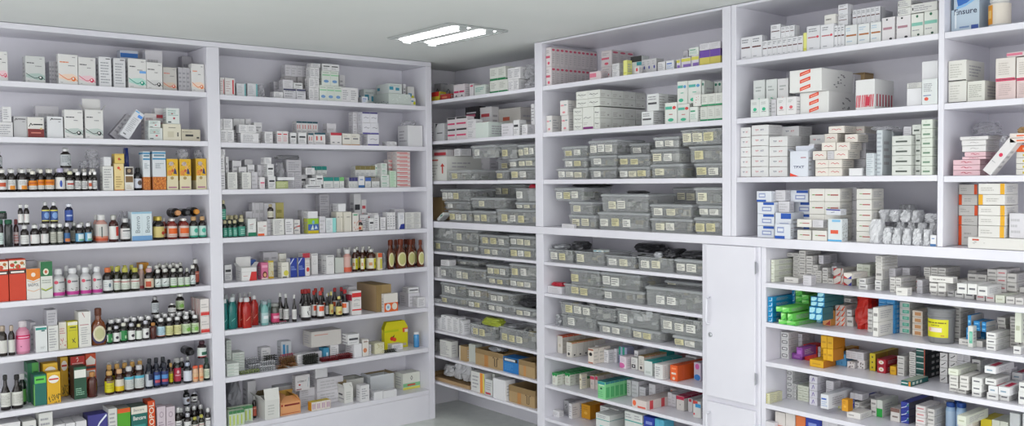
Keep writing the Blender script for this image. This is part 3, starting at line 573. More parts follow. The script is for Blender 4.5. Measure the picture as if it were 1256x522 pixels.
C('yol', 'olive yellow carton', '#b7ad66', [T('#8c8440', n=3), ('b', '#4a4838', 0, 0, 1, .1)])
C('clf', 'colourful green and blue carton', '#c4c860', [('b', '#8ab82c', 0, .62, 1, 1), ('b', '#3b5fa6', 0, .2, 1, .62), ('b', '#c8b422', 0, 0, 1, .2), ('p', '#c8d8c8', [(.25, .25), (.45, .6), (.55, .25)]), ('d', '#6fa8d0', .5, .75, .12, .12), ('p', '#c8d8e0', [(.6, .3), (.75, .55), (.9, .3)])])
C('wt2', 'white carton with pale teal right side', '#d6dbdd', [('b', '#8fd0cb', .64, 0, 1, 1), T('#a8aeb4', .08, .15, .55, .85, 6)])
C('crm', 'tall cream carton', '#d6d2c6', [('b', '#8a867c', .3, .72, .8, .76)], d=.07); C('wgo', 'white carton with green and orange print', '#d8d3ce', [('b', '#5ca07a', .15, .85, .8, .93), ('x', '#c98c6c', .1, .05, .95, .55, 12, .08)])
C('wbb', 'white carton with deep blue corner', '#dcdce0', [('p', '#26358c', [(.1, 0), (1, 0), (1, .32), (.4, .3)]), T('#b4b8c4', .3, .6, .9, .85, 3)])
C('wrc', 'white carton with red corner', '#dad9d8', [('p', '#c42a2a', [(.5, 0), (1, 0), (1, .66), (.65, .7)]), ('b', '#c4c2c2', 0, .66, 1, .7), ('b', '#c48a8a', .1, .35, .4, .39)], d=.09); CO('wrco', 'wrc', 'open white carton with red corner and raised lid', .75)
C('pkc', 'pink carton with a face picture', '#c86a8e', [('b', '#e0cdc4', 0, 0, 1, .08), ('d', '#5a1c18', .5, .28, .34, .2), ('d', '#d8a878', .52, .26, .2, .12), ('b', '#dc9cb4', .1, .7, .9, .85)])
C('yfl', 'cream carton with yellow flowers', '#d4cfb0', [('b', '#c0a82c', 0, .9, 1, 1), ('x', '#c8a84c', .1, .1, .9, .8, 14, .08), ('b', '#c8a020', 0, 0, 1, .1)])
C('wy2', 'white carton with yellow sun print', '#d8d6cc', [('d', '#c8c04a', .6, .3, .34, .18), ('b', '#4c4c4c', .1, .0, .7, .08), T('#b0aca4', .1, .7, .9, .8, 1)])
C('blw', 'blue carton with white diagonal corner', '#1d3691', [('p', '#c8d0e0', [(0, .75), (0, .65), (.6, 1), (.45, 1)]), ('t', '#8fa4d4', .1, .46, .9, .6, 2), ('b', '#7c90c8', .1, .38, .9, .43)], S=[('b', '#cdced6', 0, 0, 1, 1)])
C('wrd', 'white carton with red badge', '#d5d1cf', [('d', '#c0392f', .55, .4, .32, .14), T('#b8aaa8', .1, .6, .9, .85, 2)])
C('tri', 'tall white carton with triangle outline', '#dad9d9', [('l', '#b4b4b6', .01, [(.2, .5), (.5, .68), (.8, .5), (.2, .5)]), ('b', '#7a7a80', .1, .92, .9, .95)], d=.07, S=[('b', '#4a4a50', .2, .7, .4, .74), ('b', '#4a4a50', .6, .7, .8, .74), T('#a4a4aa', .1, .1, .9, .5, 4)])
C('gyc', 'pale grey-green carton', '#bfc4be', []); C('ogc', 'orange-topped cream carton', '#d6cdb4', [('b', '#c8542c', 0, .75, 1, 1), ('b', '#c0b83a', .5, .1, .95, .65)])
C('rwl', 'tall white carton with red bands', '#dbd8d6', [('b', '#cc2f2f', .0, .74, 1, .92), ('b', '#cc2f2f', .0, .18, 1, .24), ('l', '#8a8a8e', .012, [(.2, .6), (.5, .64), (.85, .6)]), T('#aaa', .15, .35, .85, .5, 2)], d=.09, S=[('b', '#a8283c', 0, .6, 1, .85)])
C('brn', 'large brown cardboard box', '#9c8459', [('b', '#8a7248', .0, .0, .35, 1)], S=[('b', '#a98f6b', .02, .02, .98, .98)], d=.27, nm='cardboard_box', cat='box', rough=.8)
C('cor', 'white carton with orange base and two discs', '#d8d3cd', [('b', '#d8602a', 0, 0, 1, .5), ('d', '#cfd6da', .28, .26, .19, .19), ('d', '#d8d2c4', .75, .28, .19, .19), ('d', '#7aa4c0', .28, .26, .08, .08)])
C('wfl', 'flat pale green-white carton', '#d0d6d0', [('b', '#9cb0a4', .1, .3, .6, .5)], d=.11); C('wbt', 'white carton with blue vertical panel', '#cbcfd3', [('b', '#3a8cc0', .15, .2, .38, .85), ('b', '#6a92a8', .5, .3, .7, .8)])
C('big', 'long plain white box with faint red name', '#c8c4c0', [('b', '#c08a7c', .1, .74, .55, .8)], d=.12); C('bl2', 'small blue box', '#3c8cb0', [('b', '#c0d8e4', .5, .3, .8, .6)]); C('wsq', 'white carton with bold black word', '#dadadb', [('b', '#4a4a50', .1, .42, .9, .62), T('#b0b0b4', .1, .1, .9, .3, 1)], d=.08, S=[('t', '#7e7e84', .05, .05, .95, .95, 3)])
C('fce', 'white carton with orange face print', '#d9d5d0', [('d', '#c87c54', .4, .35, .3, .14), ('b', '#8a6a5a', .2, .82, .8, .88)]); C('crs', 'cream carton with scribbled print', '#d2cfb4', [('x', '#b4ae7c', .05, .05, .95, .95, 22, .08)])
C('luk', 'white carton with printed name and red mark', '#d6d4d6', [('w', '#3a3a40', 'LYZEN T', .15, .55, .75, .65), ('d', '#b02c2c', .28, .38, .08, .06), ('l', '#4a8a9c', .012, [(.85, .2), (.92, .8)]), ('b', '#8a2c34', .05, .06, .4, .12)])
C('red', 'dark red carton', '#9c1f2a', []); C('gyl', 'long grey carton', '#b5b6b8', []); C('ywb', 'white carton with yellow top and purple marks', '#d8d2cc', [('b', '#b48aa4', .2, .2, .4, .8), ('b', '#b48aa4', .55, .2, .75, .8)], S=[('b', '#d8920f', 0, 0, 1, 1)], T=[('b', '#c8b020', 0, 0, 1, 1)])
C('wnn', 'white carton with grey vertical digits', '#dbdbde', [('b', '#a4a4ac', .3, .15, .5, .85), ('b', '#bcbcc2', .6, .15, .75, .85)])
C('ygd', 'large white carton with black diamond and green band', '#d3d5cb', [('l', '#2a2a2a', .012, [(.5, .55), (.56, .68), (.5, .82), (.44, .68), (.5, .55)]), ('b', '#7cb888', 0, .16, 1, .38), ('b', '#d2d05a', 0, 0, 1, .14), ('b', '#c84a3a', .25, .22, .72, .32)], d=.1, R=[])
C('gpk', 'slim green and white pack', '#bccab4', [('b', '#3f7a4c', 0, .8, 1, 1), ('b', '#b4c83a', .1, .1, .4, .7)], S=[])
C('rlt', 'white carton with dark red top', '#cfccc6', [], T=[('b', '#5c3a34', .05, .05, .95, .95)], d=.1)
# bottles of the second bay
B('btg', 'cream-capped dark bottle with teal label', glass='#16231c', cap='#c4bc98', lab='#3f8f7c', F=[T('#a8d0c4', .3, .2, .8, .8, 3)], z0=.04, z1=.56)
B('bdb', 'small dark bottle with white label', glass='#2a1c10', lab='#cdcabc', cap='#a89c7c', F=[T('#8c8a74', n=3)])
B('bpg', 'greyish plastic bottle', glass='#a8a6a6', cap='#c6c6c6', lab='#b4b6b2', grough=.35, F=[T('#9a9c98', n=2)], z1=.62)
B('bpo', 'pink-orange bottle', glass='#bf9088', cap='#cfcfcf', lab='#c09c94', F=[('b', '#c8583c', 0, 0, 1, .3), ('b', '#7c8c86', .55, .4, .72, .9)], z0=.04, z1=.68, grough=.3)
B('byr', 'brown square-shouldered bottle with yellow and white label', glass='#3f1e0e', cap='#cbcbc6', lab='#d6d2bc', F=[('b', '#c8c014', .45, 0, 1, .95), ('b', '#c08a5a', .1, .3, .35, .6), ('b', '#4a4a30', .55, .3, .62, .6)], shape='sq', z1=.58, capm=1)
B('amo', 'amber bottle with cream oval label', glass='#5e2a10', cap='#6b2c12', lab='', shape='amo', flat=.62, pw=2.6, z0=.03, z1=.58, arc=.5, F=[('p', '#202a66', [(-.1, .0), (1.1, .0), (1.1, .16), (-.1, .16)]), ('d', '#d8cfa8', .5, .52, .56, .44), ('d', '#b9b878', .5, .52, .42, .34)], cat='bottle')
B('mwt', 'clear teal mouthwash bottle with white cap', glass='#0f6f6c', cap='#c0c6c8', lab='', shape='flask', flat=.62, pw=3, alpha=.88, z0=.08, z1=.5, arc=.6, F=[('l', '#5fb0ac', .01, [(.1, .1), (.9, .1), (.9, .9), (.1, .9), (.1, .1)]), ('l', '#7cc4c0', .02, [(.3, .4), (.7, .6)])])
B('mwr', 'red mouthwash bottle with white cap', glass='#a81c14', cap='#c8c8ca', lab='', shape='flask', flat=.62, pw=3, alpha=.92, z0=.08, z1=.5, arc=.6, F=[('l', '#d87a5c', .01, [(.1, .1), (.9, .1), (.9, .9), (.1, .9), (.1, .1)]), ('l', '#e0a48c', .02, [(.3, .4), (.5, .5), (.75, .7)])])
B('mwl', 'small pale teal bottle', glass='#7fb8b4', cap='#9aaab0', lab='#a8c4c4', shape='flask', flat=.8, pw=2.4, alpha=.85, F=[('b', '#e0e6e6', .3, .4, .75, .7)])
B('jpk', 'dark jar with pink label', glass='#4a4c46', cap='#8a8c8a', lab='#c03a68', shape='pill', F=[('b', '#e0a8bc', .2, .4, .8, .7)])
B('bwx', 'dark bottle with tall white label', glass='#17110f', cap='#cacaca', z1=.46, shape='tall', F=[T('#a8a8a8', n=5)])
B('bcp', 'dark bottle with red cap and white figure label', glass='#17110f', cap='#8e1f26', z1=.46, shape='tall', F=[('l', '#4a4a50', .03, [(.5, .2), (.4, .5), (.6, .6), (.55, .85)])])
B('brw', 'dark bottle with orange figure label', glass='#1c0f0d', cap='#b8342c', z1=.5, shape='tall', F=[('b', '#d8502c', .25, .45, .75, .9)])
B('byy', 'dark bottle with yellow label and pale yellow cap', glass='#1a1408', cap='#d0c67c', lab='#cfc27a', z1=.5, shape='tall', F=[('d', '#b07a3a', .5, .3, .2, .16)])
B('brx', 'dark bottle with red cap and orange-white label', glass='#16121a', cap='#a8262c', lab='#d4d2d4', z1=.52, shape='tall', F=[('b', '#d8602c', 0, .5, .4, .9)])
B('bbo2', 'small blue-capped white tube', glass='#3c8cc4', cap='#d8dade', lab='#3c84bc', shape='pill')
# ------------------------------------------------------------------ open boxes, blister packs, tubs
def openbox4(D, w, d, h, loc, rz):     # carton with its four top flaps open
    o = link(D.name, None, None, loc, rz); o.empty_display_size = .02; c = mat(D.body, D.rough, var=.05); th = .0015
    mb = MB()
    mb.box(-w/2, w/2, -d/2, -d/2+th, 0, h, c); mb.box(-w/2, w/2, d/2-th, d/2, 0, h, c)
    mb.box(-w/2, -w/2+th, -d/2+th, d/2-th, 0, h, c); mb.box(w/2-th, w/2, -d/2+th, d/2-th, 0, h, c); mb.box(-w/2+th, w/2-th, -d/2+th, d/2-th, 0, th, c)
    fc = faces(w, d, h); rnd = random.Random(5)
    for k in 'FRL': prints(mb, fc[k], D.pr[k], rnd)
    mb.obj('box_body', o); fl = D.flap; ic = mat(D.inner, .8)
    for i, (ang, a, b, L, px, py, rot) in enumerate(((D.angs[0], -w/2, w/2, d*fl, 0, -d/2, 0), (D.angs[1], -w/2, w/2, d*fl, 0, d/2, math.pi), (D.angs[2], -d/2+.002, d/2-.002, w*fl, w/2, 0, math.pi/2), (D.angs[3], -d/2+.002, d/2-.002, w*fl, -w/2, 0, -math.pi/2))):
        ca = math.cos(math.radians(ang)); L = min(L, (CURMAX[0]-loc[2]-h-.005)/ca) if ca > .05 else L; L = max(L, .004)
        m2 = MB(); m2.box(a, b, -th/2, th/2, 0, L, c); m2.quad([(a, th*.7, 0), (b, th*.7, 0), (b, th*.7, L), (a, th*.7, L)], ic)
        q = m2.obj('flap', o, (px, py, h)); q.rotation_euler = (math.radians(ang), 0, rot)
    return o
def OB(n, desc, body='#d6d6d2', F=(), S=(), flap=.45, angs=(55, -10, 35, 25), inner='#8a7a5c', d=.14, nm='open_carton', cat='carton', rough=.6):
    o = Dz(); o.kind = 'x'; o.name = nm; o.desc = desc; o.body = body; o.pr = dict(F=list(F), R=list(S), L=list(S), T=[]); o.flap = flap; o.angs = angs; o.inner = inner; o.d = d; o.cat = cat; o.rough = rough; o.fn = openbox4; DS[n] = o
OB('obw', 'open white carton with bent flaps', F=[T('#b4b6b2', .2, .2, .7, .8, 4)], angs=(-12, -50, -55, 40))
OB('obk', 'open white carton with black side print', F=[T('#b4b6b2', .2, .2, .8, .8, 4)], S=[('b', '#33333a', .1, .5, .7, .62), ('b', '#8a8a90', .1, .25, .9, .32)], angs=(-30, 5, -45, 20))
OB('obo', 'open orange and peach carton with dark lettering', '#d69a68', F=[('b', '#a8281c', .04, .72, .12, .88), ('b', '#7a2018', .2, .72, .95, .86), ('b', '#a84a2c', .05, .1, .95, .15)], S=[('b', '#b8702c', 0, 0, 1, 1)], inner='#c09848', angs=(-60, -20, -40, -35))
OB('obt', 'white tray carton with high sides', '#cfd3d6', angs=(0, -6, 20, -20), flap=.1, d=.12)
OB('obg', 'open grey-white carton with dark inside', '#c3c3be', angs=(5, 5, 5, 5), inner='#5a5a44', d=.12, flap=.03)
OB('obb', 'open brown cardboard box with printed arrow', '#a98f68', F=[('b', '#b07c44', .33, .0, .47, 1), ('l', '#4a3c2a', .014, [(.70, .15), (.70, .62), (.64, .62), (.74, .85), (.84, .62), (.78, .62), (.78, .15), (.70, .15)])], inner='#8c7450', angs=(177, 177, 177, 177), d=.22, nm='cardboard_box', cat='box', rough=.85, flap=.12)
OB('obc', 'open brown cardboard box with orange tape', '#a98f68', F=[('b', '#b8844c', .3, 0, .45, 1)], inner='#8c7450', angs=(177, 177, 177, 177), d=.22, nm='cardboard_box', cat='box', rough=.85, flap=.12)
def blister(D, w, d, h, loc, rz):      # a foil card with two rows of pill bumps
    key = (id(D), round(w*100), round(d*100))
    if key not in CACHE:
        mb = MB(); mb.box(-w/2, w/2, -d/2, d/2, 0, .0012, mat(D.foil, .25, metal=.5), .0005)
        nx = max(3, int(w/.014)); ny = max(2, int(d/.02)); pm = mat(D.pill, .25, coat=.3)
        for i in range(nx):
            for j in range(ny):
                x, y = -w/2+w*(i+.5)/nx, -d/2+d*(j+.5)/ny; r = min(w/nx, d/ny)*.36; n0 = len(mb.v)
                mb.lathe([(r, 0), (r*.8, .0028), (r*.4, .004)], pm, 8, cap0=False); mb.v[n0:] = [(a+x, b+y, c+.0012) for a, b, c in mb.v[n0:]]
        CACHE[key] = mb.mesh(D.name)
    o = link(D.name, CACHE[key], None, loc, rz+RND.uniform(-.15, .15)); return o
def BL(n, desc, foil='#b9bcc0', pill='#c8c8cc', d=.05):
    o = Dz(); o.kind = 'f'; o.name = 'blister_pack'; o.desc = desc; o.foil = foil; o.pill = pill; o.cat = 'blister pack'; o.d = d; o.fn = blister; DS[n] = o
BL('bls', 'silver blister pack'); BL('blg', 'green-tinted blister pack', '#9fa88c', '#7c8a4c'); BL('blk', 'dark blister pack', '#5a5c58', '#23261f'); BL('blr', 'dark red blister pack', '#7c3a3e', '#7c1c26'); BL('blo', 'gold and brown blister pack', '#a88c50', '#7c4a34'); BL('blp', 'pink blister pack', '#a8808c', '#b0405c')
def gift(D, w, d, h, loc, rz):         # carry carton: sloping shoulders, window cut and fruit print
    o = link(D.name, None, None, loc, rz); y = mat('#d6cc14', .45); mb = MB(); H1 = h*.72
    mb.box(-w/2, w/2, -d/2, d/2, 0, H1, y, .001); mb.obj('carton_body', o)
    fc = faces(w, d, H1); m2 = MB()
    prints(m2, fc['F'], [('d', '#c8281e', .32, .52, .09, .11), ('d', '#d23a20', .42, .46, .08, .1), ('p', '#2c4a1c', [(.33, .6), (.43, .72), (.4, .58)]), ('b', '#b8c40c', .0, .86, .6, .96), ('b', '#c0b4a0', .78, .1, .92, .22)], random.Random(1)); m2.obj('printed_fruit', o)
    mb = MB(); p = [(-w/2, H1), (w/2, H1), (w/2, H1*1.05), (w*.36, h), (-w*.40, h), (-w/2, H1*1.1)]
    for s in (-1, 1):
        yy0 = s*d/2; yb = s*(d/2-.0015)
        mb.quad([(x, yy0, z) for x, z in p], y); mb.quad([(x, yb, z) for x, z in p][::-1], mat('#a8a20f', .6))
    mb.obj('raised_flap', o); mb = MB(); mb.box(w*.36-.001, w*.36+.001, -d/2, d/2, H1, h, y); mb.obj('side_flap', o)
    mb = MB(); mb.box(w*.27, w*.5, -d/2-.0016, -d/2-.0008, H1*.78, H1*1.0, mat('#d85a2a', .5)); mb.box(w*.36, w*.5, -d/2-.0022, -d/2-.0017, H1*.78, H1*.93, mat('#dcd0c8', .5)); mb.obj('sticker', o)
    return o
_g = Dz(); _g.kind = 'x'; _g.name = 'carry_carton'; _g.desc = 'bright yellow carry carton with cut-out top and red cherries'; _g.cat = 'carton'; _g.d = .09; _g.fn = gift; DS['ygf'] = _g
BG('bun', 'stack of grey folded packaging', mat('#7f8086', .5), d=.14, nm='folded_packaging', cat='packaging')
# ---- clear plastic tubs with lids, paper labels and packed contents
TUBM = mat('#bfc2c2', .25, alpha=.38, coat=.3); TUBR = mat('#c4c8ca', .2, alpha=.6, coat=.4)
PAPERS = ['#d6d3bd', '#dcdcd6', '#cfc9a0', '#d9d8cf']
STUFFC = ['#8d8d8a', '#65666a', '#b3b3ac', '#3f4044', '#9c9478', '#c3c4c2', '#6c7268', '#85868a']
def tub(D, w, d, h, loc, rz):
    o = link(D.name, None, None, loc, rz); o.empty_display_size = .02; rnd = random.Random(int(abs(loc[0]*977+loc[1]*3571+loc[2]*7919)))
    lip = .0045; lh = .016 if D.lid else .006; hb = h-lh*(.6 if D.lid else 0); W0, D0 = w/2-lip-.006, d/2-lip-.006; W1, D1 = w/2-lip, d/2-lip; mb = MB()
    def ring(a, b, z, r=.012):
        P = []; 
        for sx, sy, a0 in ((1, 1, 0), (-1, 1, 1), (-1, -1, 2), (1, -1, 3)):
            for q in range(4):
                t = math.pi/2*(a0+q/3); P.append((sx*(a-r)+r*math.cos(t), sy*(b-r)+r*math.sin(t), z))
        return P
    R = [ring(W0, D0, .0, .012), ring(W0+.002, D0+.002, .004), ring(W1, D1, hb-.006), ring(W1+lip, D1+lip, hb-.005), ring(W1+lip, D1+lip, hb-.001), ring(W1-.001, D1-.001, hb)]
    n = len(mb.v); N = 16
    for r in R: mb.v += r
    k = mb.mi(TUBM); kr = mb.mi(TUBR)
    for j in range(len(R)-1):
        for i in range(N): mb.f.append((n+j*N+i, n+j*N+(i+1) % N, n+(j+1)*N+(i+1) % N, n+(j+1)*N+i)); mb.m.append(k if j < 2 else kr); mb.sm.append(False)
    mb.f.append(tuple(n+i for i in range(N))[::-1]); mb.m.append(k); mb.sm.append(False)
    mb.obj('tub_body', o)
    if D.lid:
        mb = MB(); R = [ring(W1+lip+.0005, D1+lip+.0005, hb-.0005), ring(W1+lip+.0005, D1+lip+.0005, hb+.004), ring(W1-.004, D1-.004, h-.001), ring(W1-.012, D1-.012, h), ring(W1-.016, D1-.016, h-.002)]; n = 0
        for r in R: mb.v += r
        k = mb.mi(TUBR)
        for j in range(len(R)-1):
            for i in range(N): mb.f.append((j*N+i, j*N+(i+1) % N, (j+1)*N+(i+1) % N, (j+1)*N+i)); mb.m.append(k); mb.sm.append(False)
        mb.f.append(tuple(4*N+i for i in range(N))); mb.m.append(mb.mi(TUBM)); mb.sm.append(False); mb.obj('lid', o)
    # paper labels
    n = D.labs; lwm = min(.06, (2*W1*.9-.01*(n-1))/max(n, 1)*.97); slack = max(0, 2*W1*.92-n*lwm-.01*(n-1)); x = -W1*.93+rnd.uniform(0, .35)*slack; gap = .009+min(.02, slack*.25)*rnd.random()
    for i in range(n):
        lw = lwm*rnd.uniform(.85, 1); lh_ = min(hb*.58, .045)*rnd.uniform(.85, 1); z = hb*.18+rnd.uniform(0, .08)*hb
        yq = lambda zz: -(D0+.002+(D1-D0-.002)*max(0, (zz-.004)/(hb-.01)))-.0006
        mb = MB(); pm = mat(rnd.choice(PAPERS), .7)
        mb.quad([(x, yq(z), z), (x+lw, yq(z), z), (x+lw, yq(z+lh_), z+lh_), (x, yq(z+lh_), z+lh_)], pm)
        fn = lambda u, v, o_, x=x, z=z: (x+lw*u, yq(z+lh_*v)-OFF*o_, z+lh_*v)
        prints(mb, fn, [('t', '#4c4c50', .08, .12, .94, .9, rnd.choice((3, 4, 4)))], rnd); mb.obj('paper_label', o)
        x += lw+gap
    # contents
    mb = MB(); fill = .78 if D.lid else 1.0; nb = int(9+w*60)
    for i in range(nb):
        a, b, c = rnd.uniform(.02, .05), rnd.uniform(.012, .03), rnd.uniform(.012, .035); cx, cy = rnd.uniform(-1, 1)*(W0-.03), rnd.uniform(-1, 1)*(D0-.03); cz = rnd.uniform(.004, max(.006, hb*fill-c*.9))
        if cz+c > hb*fill: cz = max(.004, hb*fill-c)
        if D.lid and cz+c > hb-.004: c = max(.004, hb-.006-cz)
        ang = rnd.uniform(0, math.pi) if not D.neat else 0; n0 = len(mb.v); mb.box(-a/2, a/2, -b/2, b/2, 0, c, mat(rnd.choice(D.cont), .4), .001)
        ca, sa = math.cos(ang), math.sin(ang)
        for q in range(n0, len(mb.v)):
            X, Y, Z = mb.v[q]; px = X*ca-Y*sa; py = X*sa+Y*ca; mb.v[q] = (max(-W0+.004, min(W0-.004, cx+px)), max(-D0+.004, min(D0-.004, cy+py)), max(.003, Z+cz))
    q = mb.obj('packed_strips', None, loc, rz); q['kind'] = 'stuff'; q['label'] = 'mixed strips and packets packed inside a clear plastic tub'; q['category'] = 'packets'; q['group'] = 'packed contents of the clear plastic tubs'
    return o
def TB(n, desc, labs=2, lid=True, cont=None, neat=False):
    o = Dz(); o.kind = 'x'; o.name = 'plastic_tub'; o.desc = desc; o.cat = 'tub'; o.fn = tub; o.d = .24; o.labs = labs; o.lid = lid; o.cont = cont or STUFFC; o.neat = neat; DS[n] = o
TB('t1', 'lidded clear tub with one paper label', 1); TB('t2', 'lidded clear tub with two paper labels', 2); TB('t3', 'lidded clear tub with three paper labels', 3)
TB('t0', 'lidded clear tub without a label', 0); TB('td', 'lidded tub of dark packets', 1, cont=['#3c3c40', '#55565a', '#2c2c30', '#74747a']); TB('tw', 'lidded tub of white cartons', 2, cont=['#d0d0cc', '#bcbcb8', '#e0e0dc'], neat=True)
TB('o2', 'open clear tub with two paper labels', 2, False); TB('o3', 'open clear tub with three paper labels', 3, False); TB('o1', 'open clear tub with one paper label', 1, False); TB('ow', 'open tub heaped with white sachets', 1, False, cont=['#d4d4d4', '#c0c2c4', '#a4a8aa']); TB('tk', 'tub of tan packets with white labels', 2, True, cont=['#a58e62', '#9c8a64', '#b09a70'])
C('yrd', 'small yellow and red carton', '#b9a834', [('b', '#b83028', 0, .5, 1, 1)]); C('rfl', 'flat red carton', '#a5322c', [('b', '#c87858', .2, .3, .7, .6)])
C('sqg', 'grey carton with black squiggle', '#a8a8ac', [('l', '#3f4a48', .03, [(.3, .6), (.5, .75), (.7, .55), (.5, .45)])])
C('pkb', 'white carton with bright pink bands', '#cfc8cc', [('b', '#c02a5c', .05, .38, .95, .52), ('p', '#4a4a50', [(.3, .1), (.5, .25), (.7, .1)])]); C('pkt', 'white carton with pink top mark', '#d3cfd2', [('b', '#c03a5c', .2, .78, .9, .9)])
C('wtg', 'pale carton with teal-green print', '#c6cdc8', [T('#6aa096', .1, .3, .9, .8, 3)]); C('wgl', 'white carton with green base line', '#d2d4ce', [('b', '#1c7a4a', 0, 0, 1, .16), T('#a4a8a0', .15, .35, .85, .85, 4)], S=[('b', '#1c7a4a', 0, 0, 1, .1)])
C('wkt', 'grey-white carton with black corner', '#b9babc', [('p', '#26262a', [(.05, 1), (.3, 1), (.05, .75)]), ('b', '#4a4a4e', .2, .42, .8, .48)])
C('wkr', 'white carton with black top and pink print', '#d2ccce', [('b', '#26262a', .05, .84, .95, .98), ('b', '#c8406a', .05, .35, .9, .5)]); C('wkk', 'black carton with pink and white print', '#2a282c', [('b', '#c86a84', .05, .4, .75, .55), ('b', '#d0d0d4', .1, .6, .8, .68)])
C('lbx', 'large white carton with red name', '#c4c0ba', [('b', '#b85a44', .35, .6, .6, .72), ('b', '#8a8680', .25, .4, .75, .44)], d=.16, T=[('b', '#5a5854', 0, 0, 1, 1)]); C('mnt', 'blank pale mint carton', '#d2dcd6', [], d=.16)
C('arw', 'white carton with red upward arrow', '#cfd0cb', [('b', '#b8362c', .77, .3, .83, .6), ('p', '#b8362c', [(.7, .58), (.9, .58), (.8, .72)]), ('b', '#b85a50', .15, .82, .6, .88), T('#a8a8a4', .15, .1, .6, .7, 5)], d=.25)
C('wrr', 'white carton with bold red name', '#b9b4b6', [('b', '#b03a44', .4, .15, .95, .6)]); C('rdk', 'dark red-printed carton', '#9a8f92', [('b', '#a83a44', .2, .3, .9, .6)])
C('gnp', 'leaning white carton with green print', '#cfd2d0', [('b', '#1c7a5c', .3, .55, .75, .85)]); BG('rdb', 'small red pouch', mat('#b01c34', .35, coat=.3), d=.06, nm='pouch', cat='pouch'); BG('ylg', 'yellow-green wrapped packet', mat('#a3b03a', .35, coat=.3), d=.08, nm='packet', cat='packet')
BG('stk', 'pile of dark foil strips', mat('#4a4a4e', .3, metal=.4), d=.12, nm='foil_strips', cat='strips'); BG('sts', 'pile of silver foil strips', mat('#a2a4a8', .25, metal=.5), d=.12, nm='foil_strips', cat='strips')
C('blbc', 'bright blue carton with white lettering panel', '#2273b8', [('b', '#22262e', .05, .72, .95, .95), ('b', '#c8ccd0', .1, .76, .8, .9), T('#4f94cc', .1, .15, .85, .6, 4)], d=.1)
C('wog', 'white carton with orange and yellow edge', '#d6d6d4', [('b', '#e08a2c', .68, 0, .88, 1), ('b', '#d8c83a', .9, 0, 1, 1), T(n=4, u1=.6)]); C('wrl', 'white carton with red base line', '#cdd0ce', [('b', '#b8283c', .05, .05, .75, .16), T(n=4, v0=.3)]); C('brt2', 'tan and white carton', '#a58a62', [('b', '#c8c0b0', 0, .0, .2, 1)])
OB('trc', 'low cardboard tray holding clear bags', '#a98c68', angs=(0, 0, 0, 0), flap=.02, inner='#8c7450', d=.2, nm='cardboard_tray', cat='tray', rough=.85)
# pharmacy cartons on the right wall
C('pks', 'white carton with pink name and red stamp', '#d3cccd', [('b', '#c8566e', .02, .44, .75, .56), ('d', '#cf5068', .5, .18, .2, .08), T('#a49ea2', .1, .68, .75, .88, 2)], d=.033, R=[('d', '#c8566e', .5, .86, .38, .06), T('#b4aeb0', .2, .15, .8, .7, 5)], T=[('b', '#c8c0c2', 0, 0, 1, 1)])
C('pkf', 'flat pink and white carton', '#d2c4c6', [('b', '#cf7088', .0, .3, .6, .8)]); C('yln', 'narrow bright yellow carton', '#dcdc84', [('b', '#c8c84c', .1, .1, .9, .2)]); C('bkt', 'white carton with black top and teal corner', '#c4c8c8', [('b', '#232326', 0, .7, 1, 1), ('b', '#2f8a94', .55, .5, 1, .68)], T=[('b', '#1c1c1e', 0, 0, 1, 1)])
C('rsq', 'white carton with red square', '#d0cdcc', [('b', '#c8434a', .35, .3, .75, .75)]); C('wnb', 'white carton with navy dot', '#c6c5c8', [('d', '#2b3190', .6, .42, .14, .12), T('#a4a4a8', .2, .6, .8, .9, 2)])
C('pyl', 'white, yellow and purple carton', '#d2cdd8', [('b', '#cbc75c', .0, .6, 1, .9), ('b', '#8468b0', .2, .05, 1, .35)]); C('pyb', 'carton with purple top and yellow base', '#c9bc5e', [('b', '#6a48a0', 0, .52, 1, 1)], d=.1, S=[('b', '#5c4090', 0, .52, 1, 1), ('b', '#b8ac50', 0, 0, 1, .5)])
C('wpr', 'slim white carton with faint pink print', '#dad8d6', [('b', '#d8949c', .1, .62, .5, .72), ('b', '#6a8a8c', .55, .66, .85, .72), ('d', '#d88a90', .5, .2, .2, .07)], d=.06); C('wsc', 'white carton with black cursive name', '#d7d9d3', [('l', '#5a5a5c', .03, [(.15, .5), (.25, .6), (.35, .45), (.5, .55), (.65, .45), (.85, .55)]), ('b', '#a4a49e', .4, .25, .6, .3)], d=.09, S=[T('#b4b2ac', .1, .15, .5, .6, 3), ('d', '#a8a6a0', .7, .3, .08, .08)])
C('wsp', 'large white carton with purple base', '#d8dad4', [('b', '#7c2c74', .05, .03, .95, .13), ('l', '#6a6a6c', .012, [(.1, .5), (.3, .56), (.5, .5), (.75, .56)]), T('#b4b4ae', .1, .2, .5, .35, 2)]); C('wro', 'white carton with double black word', '#d9dbdb', [T('#8c8c90', .12, .62, .85, .9, 2), ('b', '#4a4a4e', .1, .38, .85, .5)], d=.07, R=[T('#a8a8a6', .1, .1, .9, .9, 5)])
C('nvb', 'thin blue-banded carton', '#2b4c94', []); C('wq', 'white carton with teal name, red cross and green seal', '#d8dbd6', [('b', '#4fae98', .05, .68, .6, .82), ('d', '#d04c4c', .78, .75, .15, .08), ('b', '#b46060', .35, .42, .65, .46), ('d', '#3fae8a', .5, .18, .24, .08)], d=.08); C('wq2', 'white carton with teal name and blue cross', '#d8dbd6', [('b', '#4fa8a0', .05, .7, .6, .82), ('d', '#5a94c4', .78, .75, .14, .07), ('b', '#6ab49c', .35, .46, .65, .5), ('d', '#3fae8a', .4, .16, .24, .08)], d=.08)
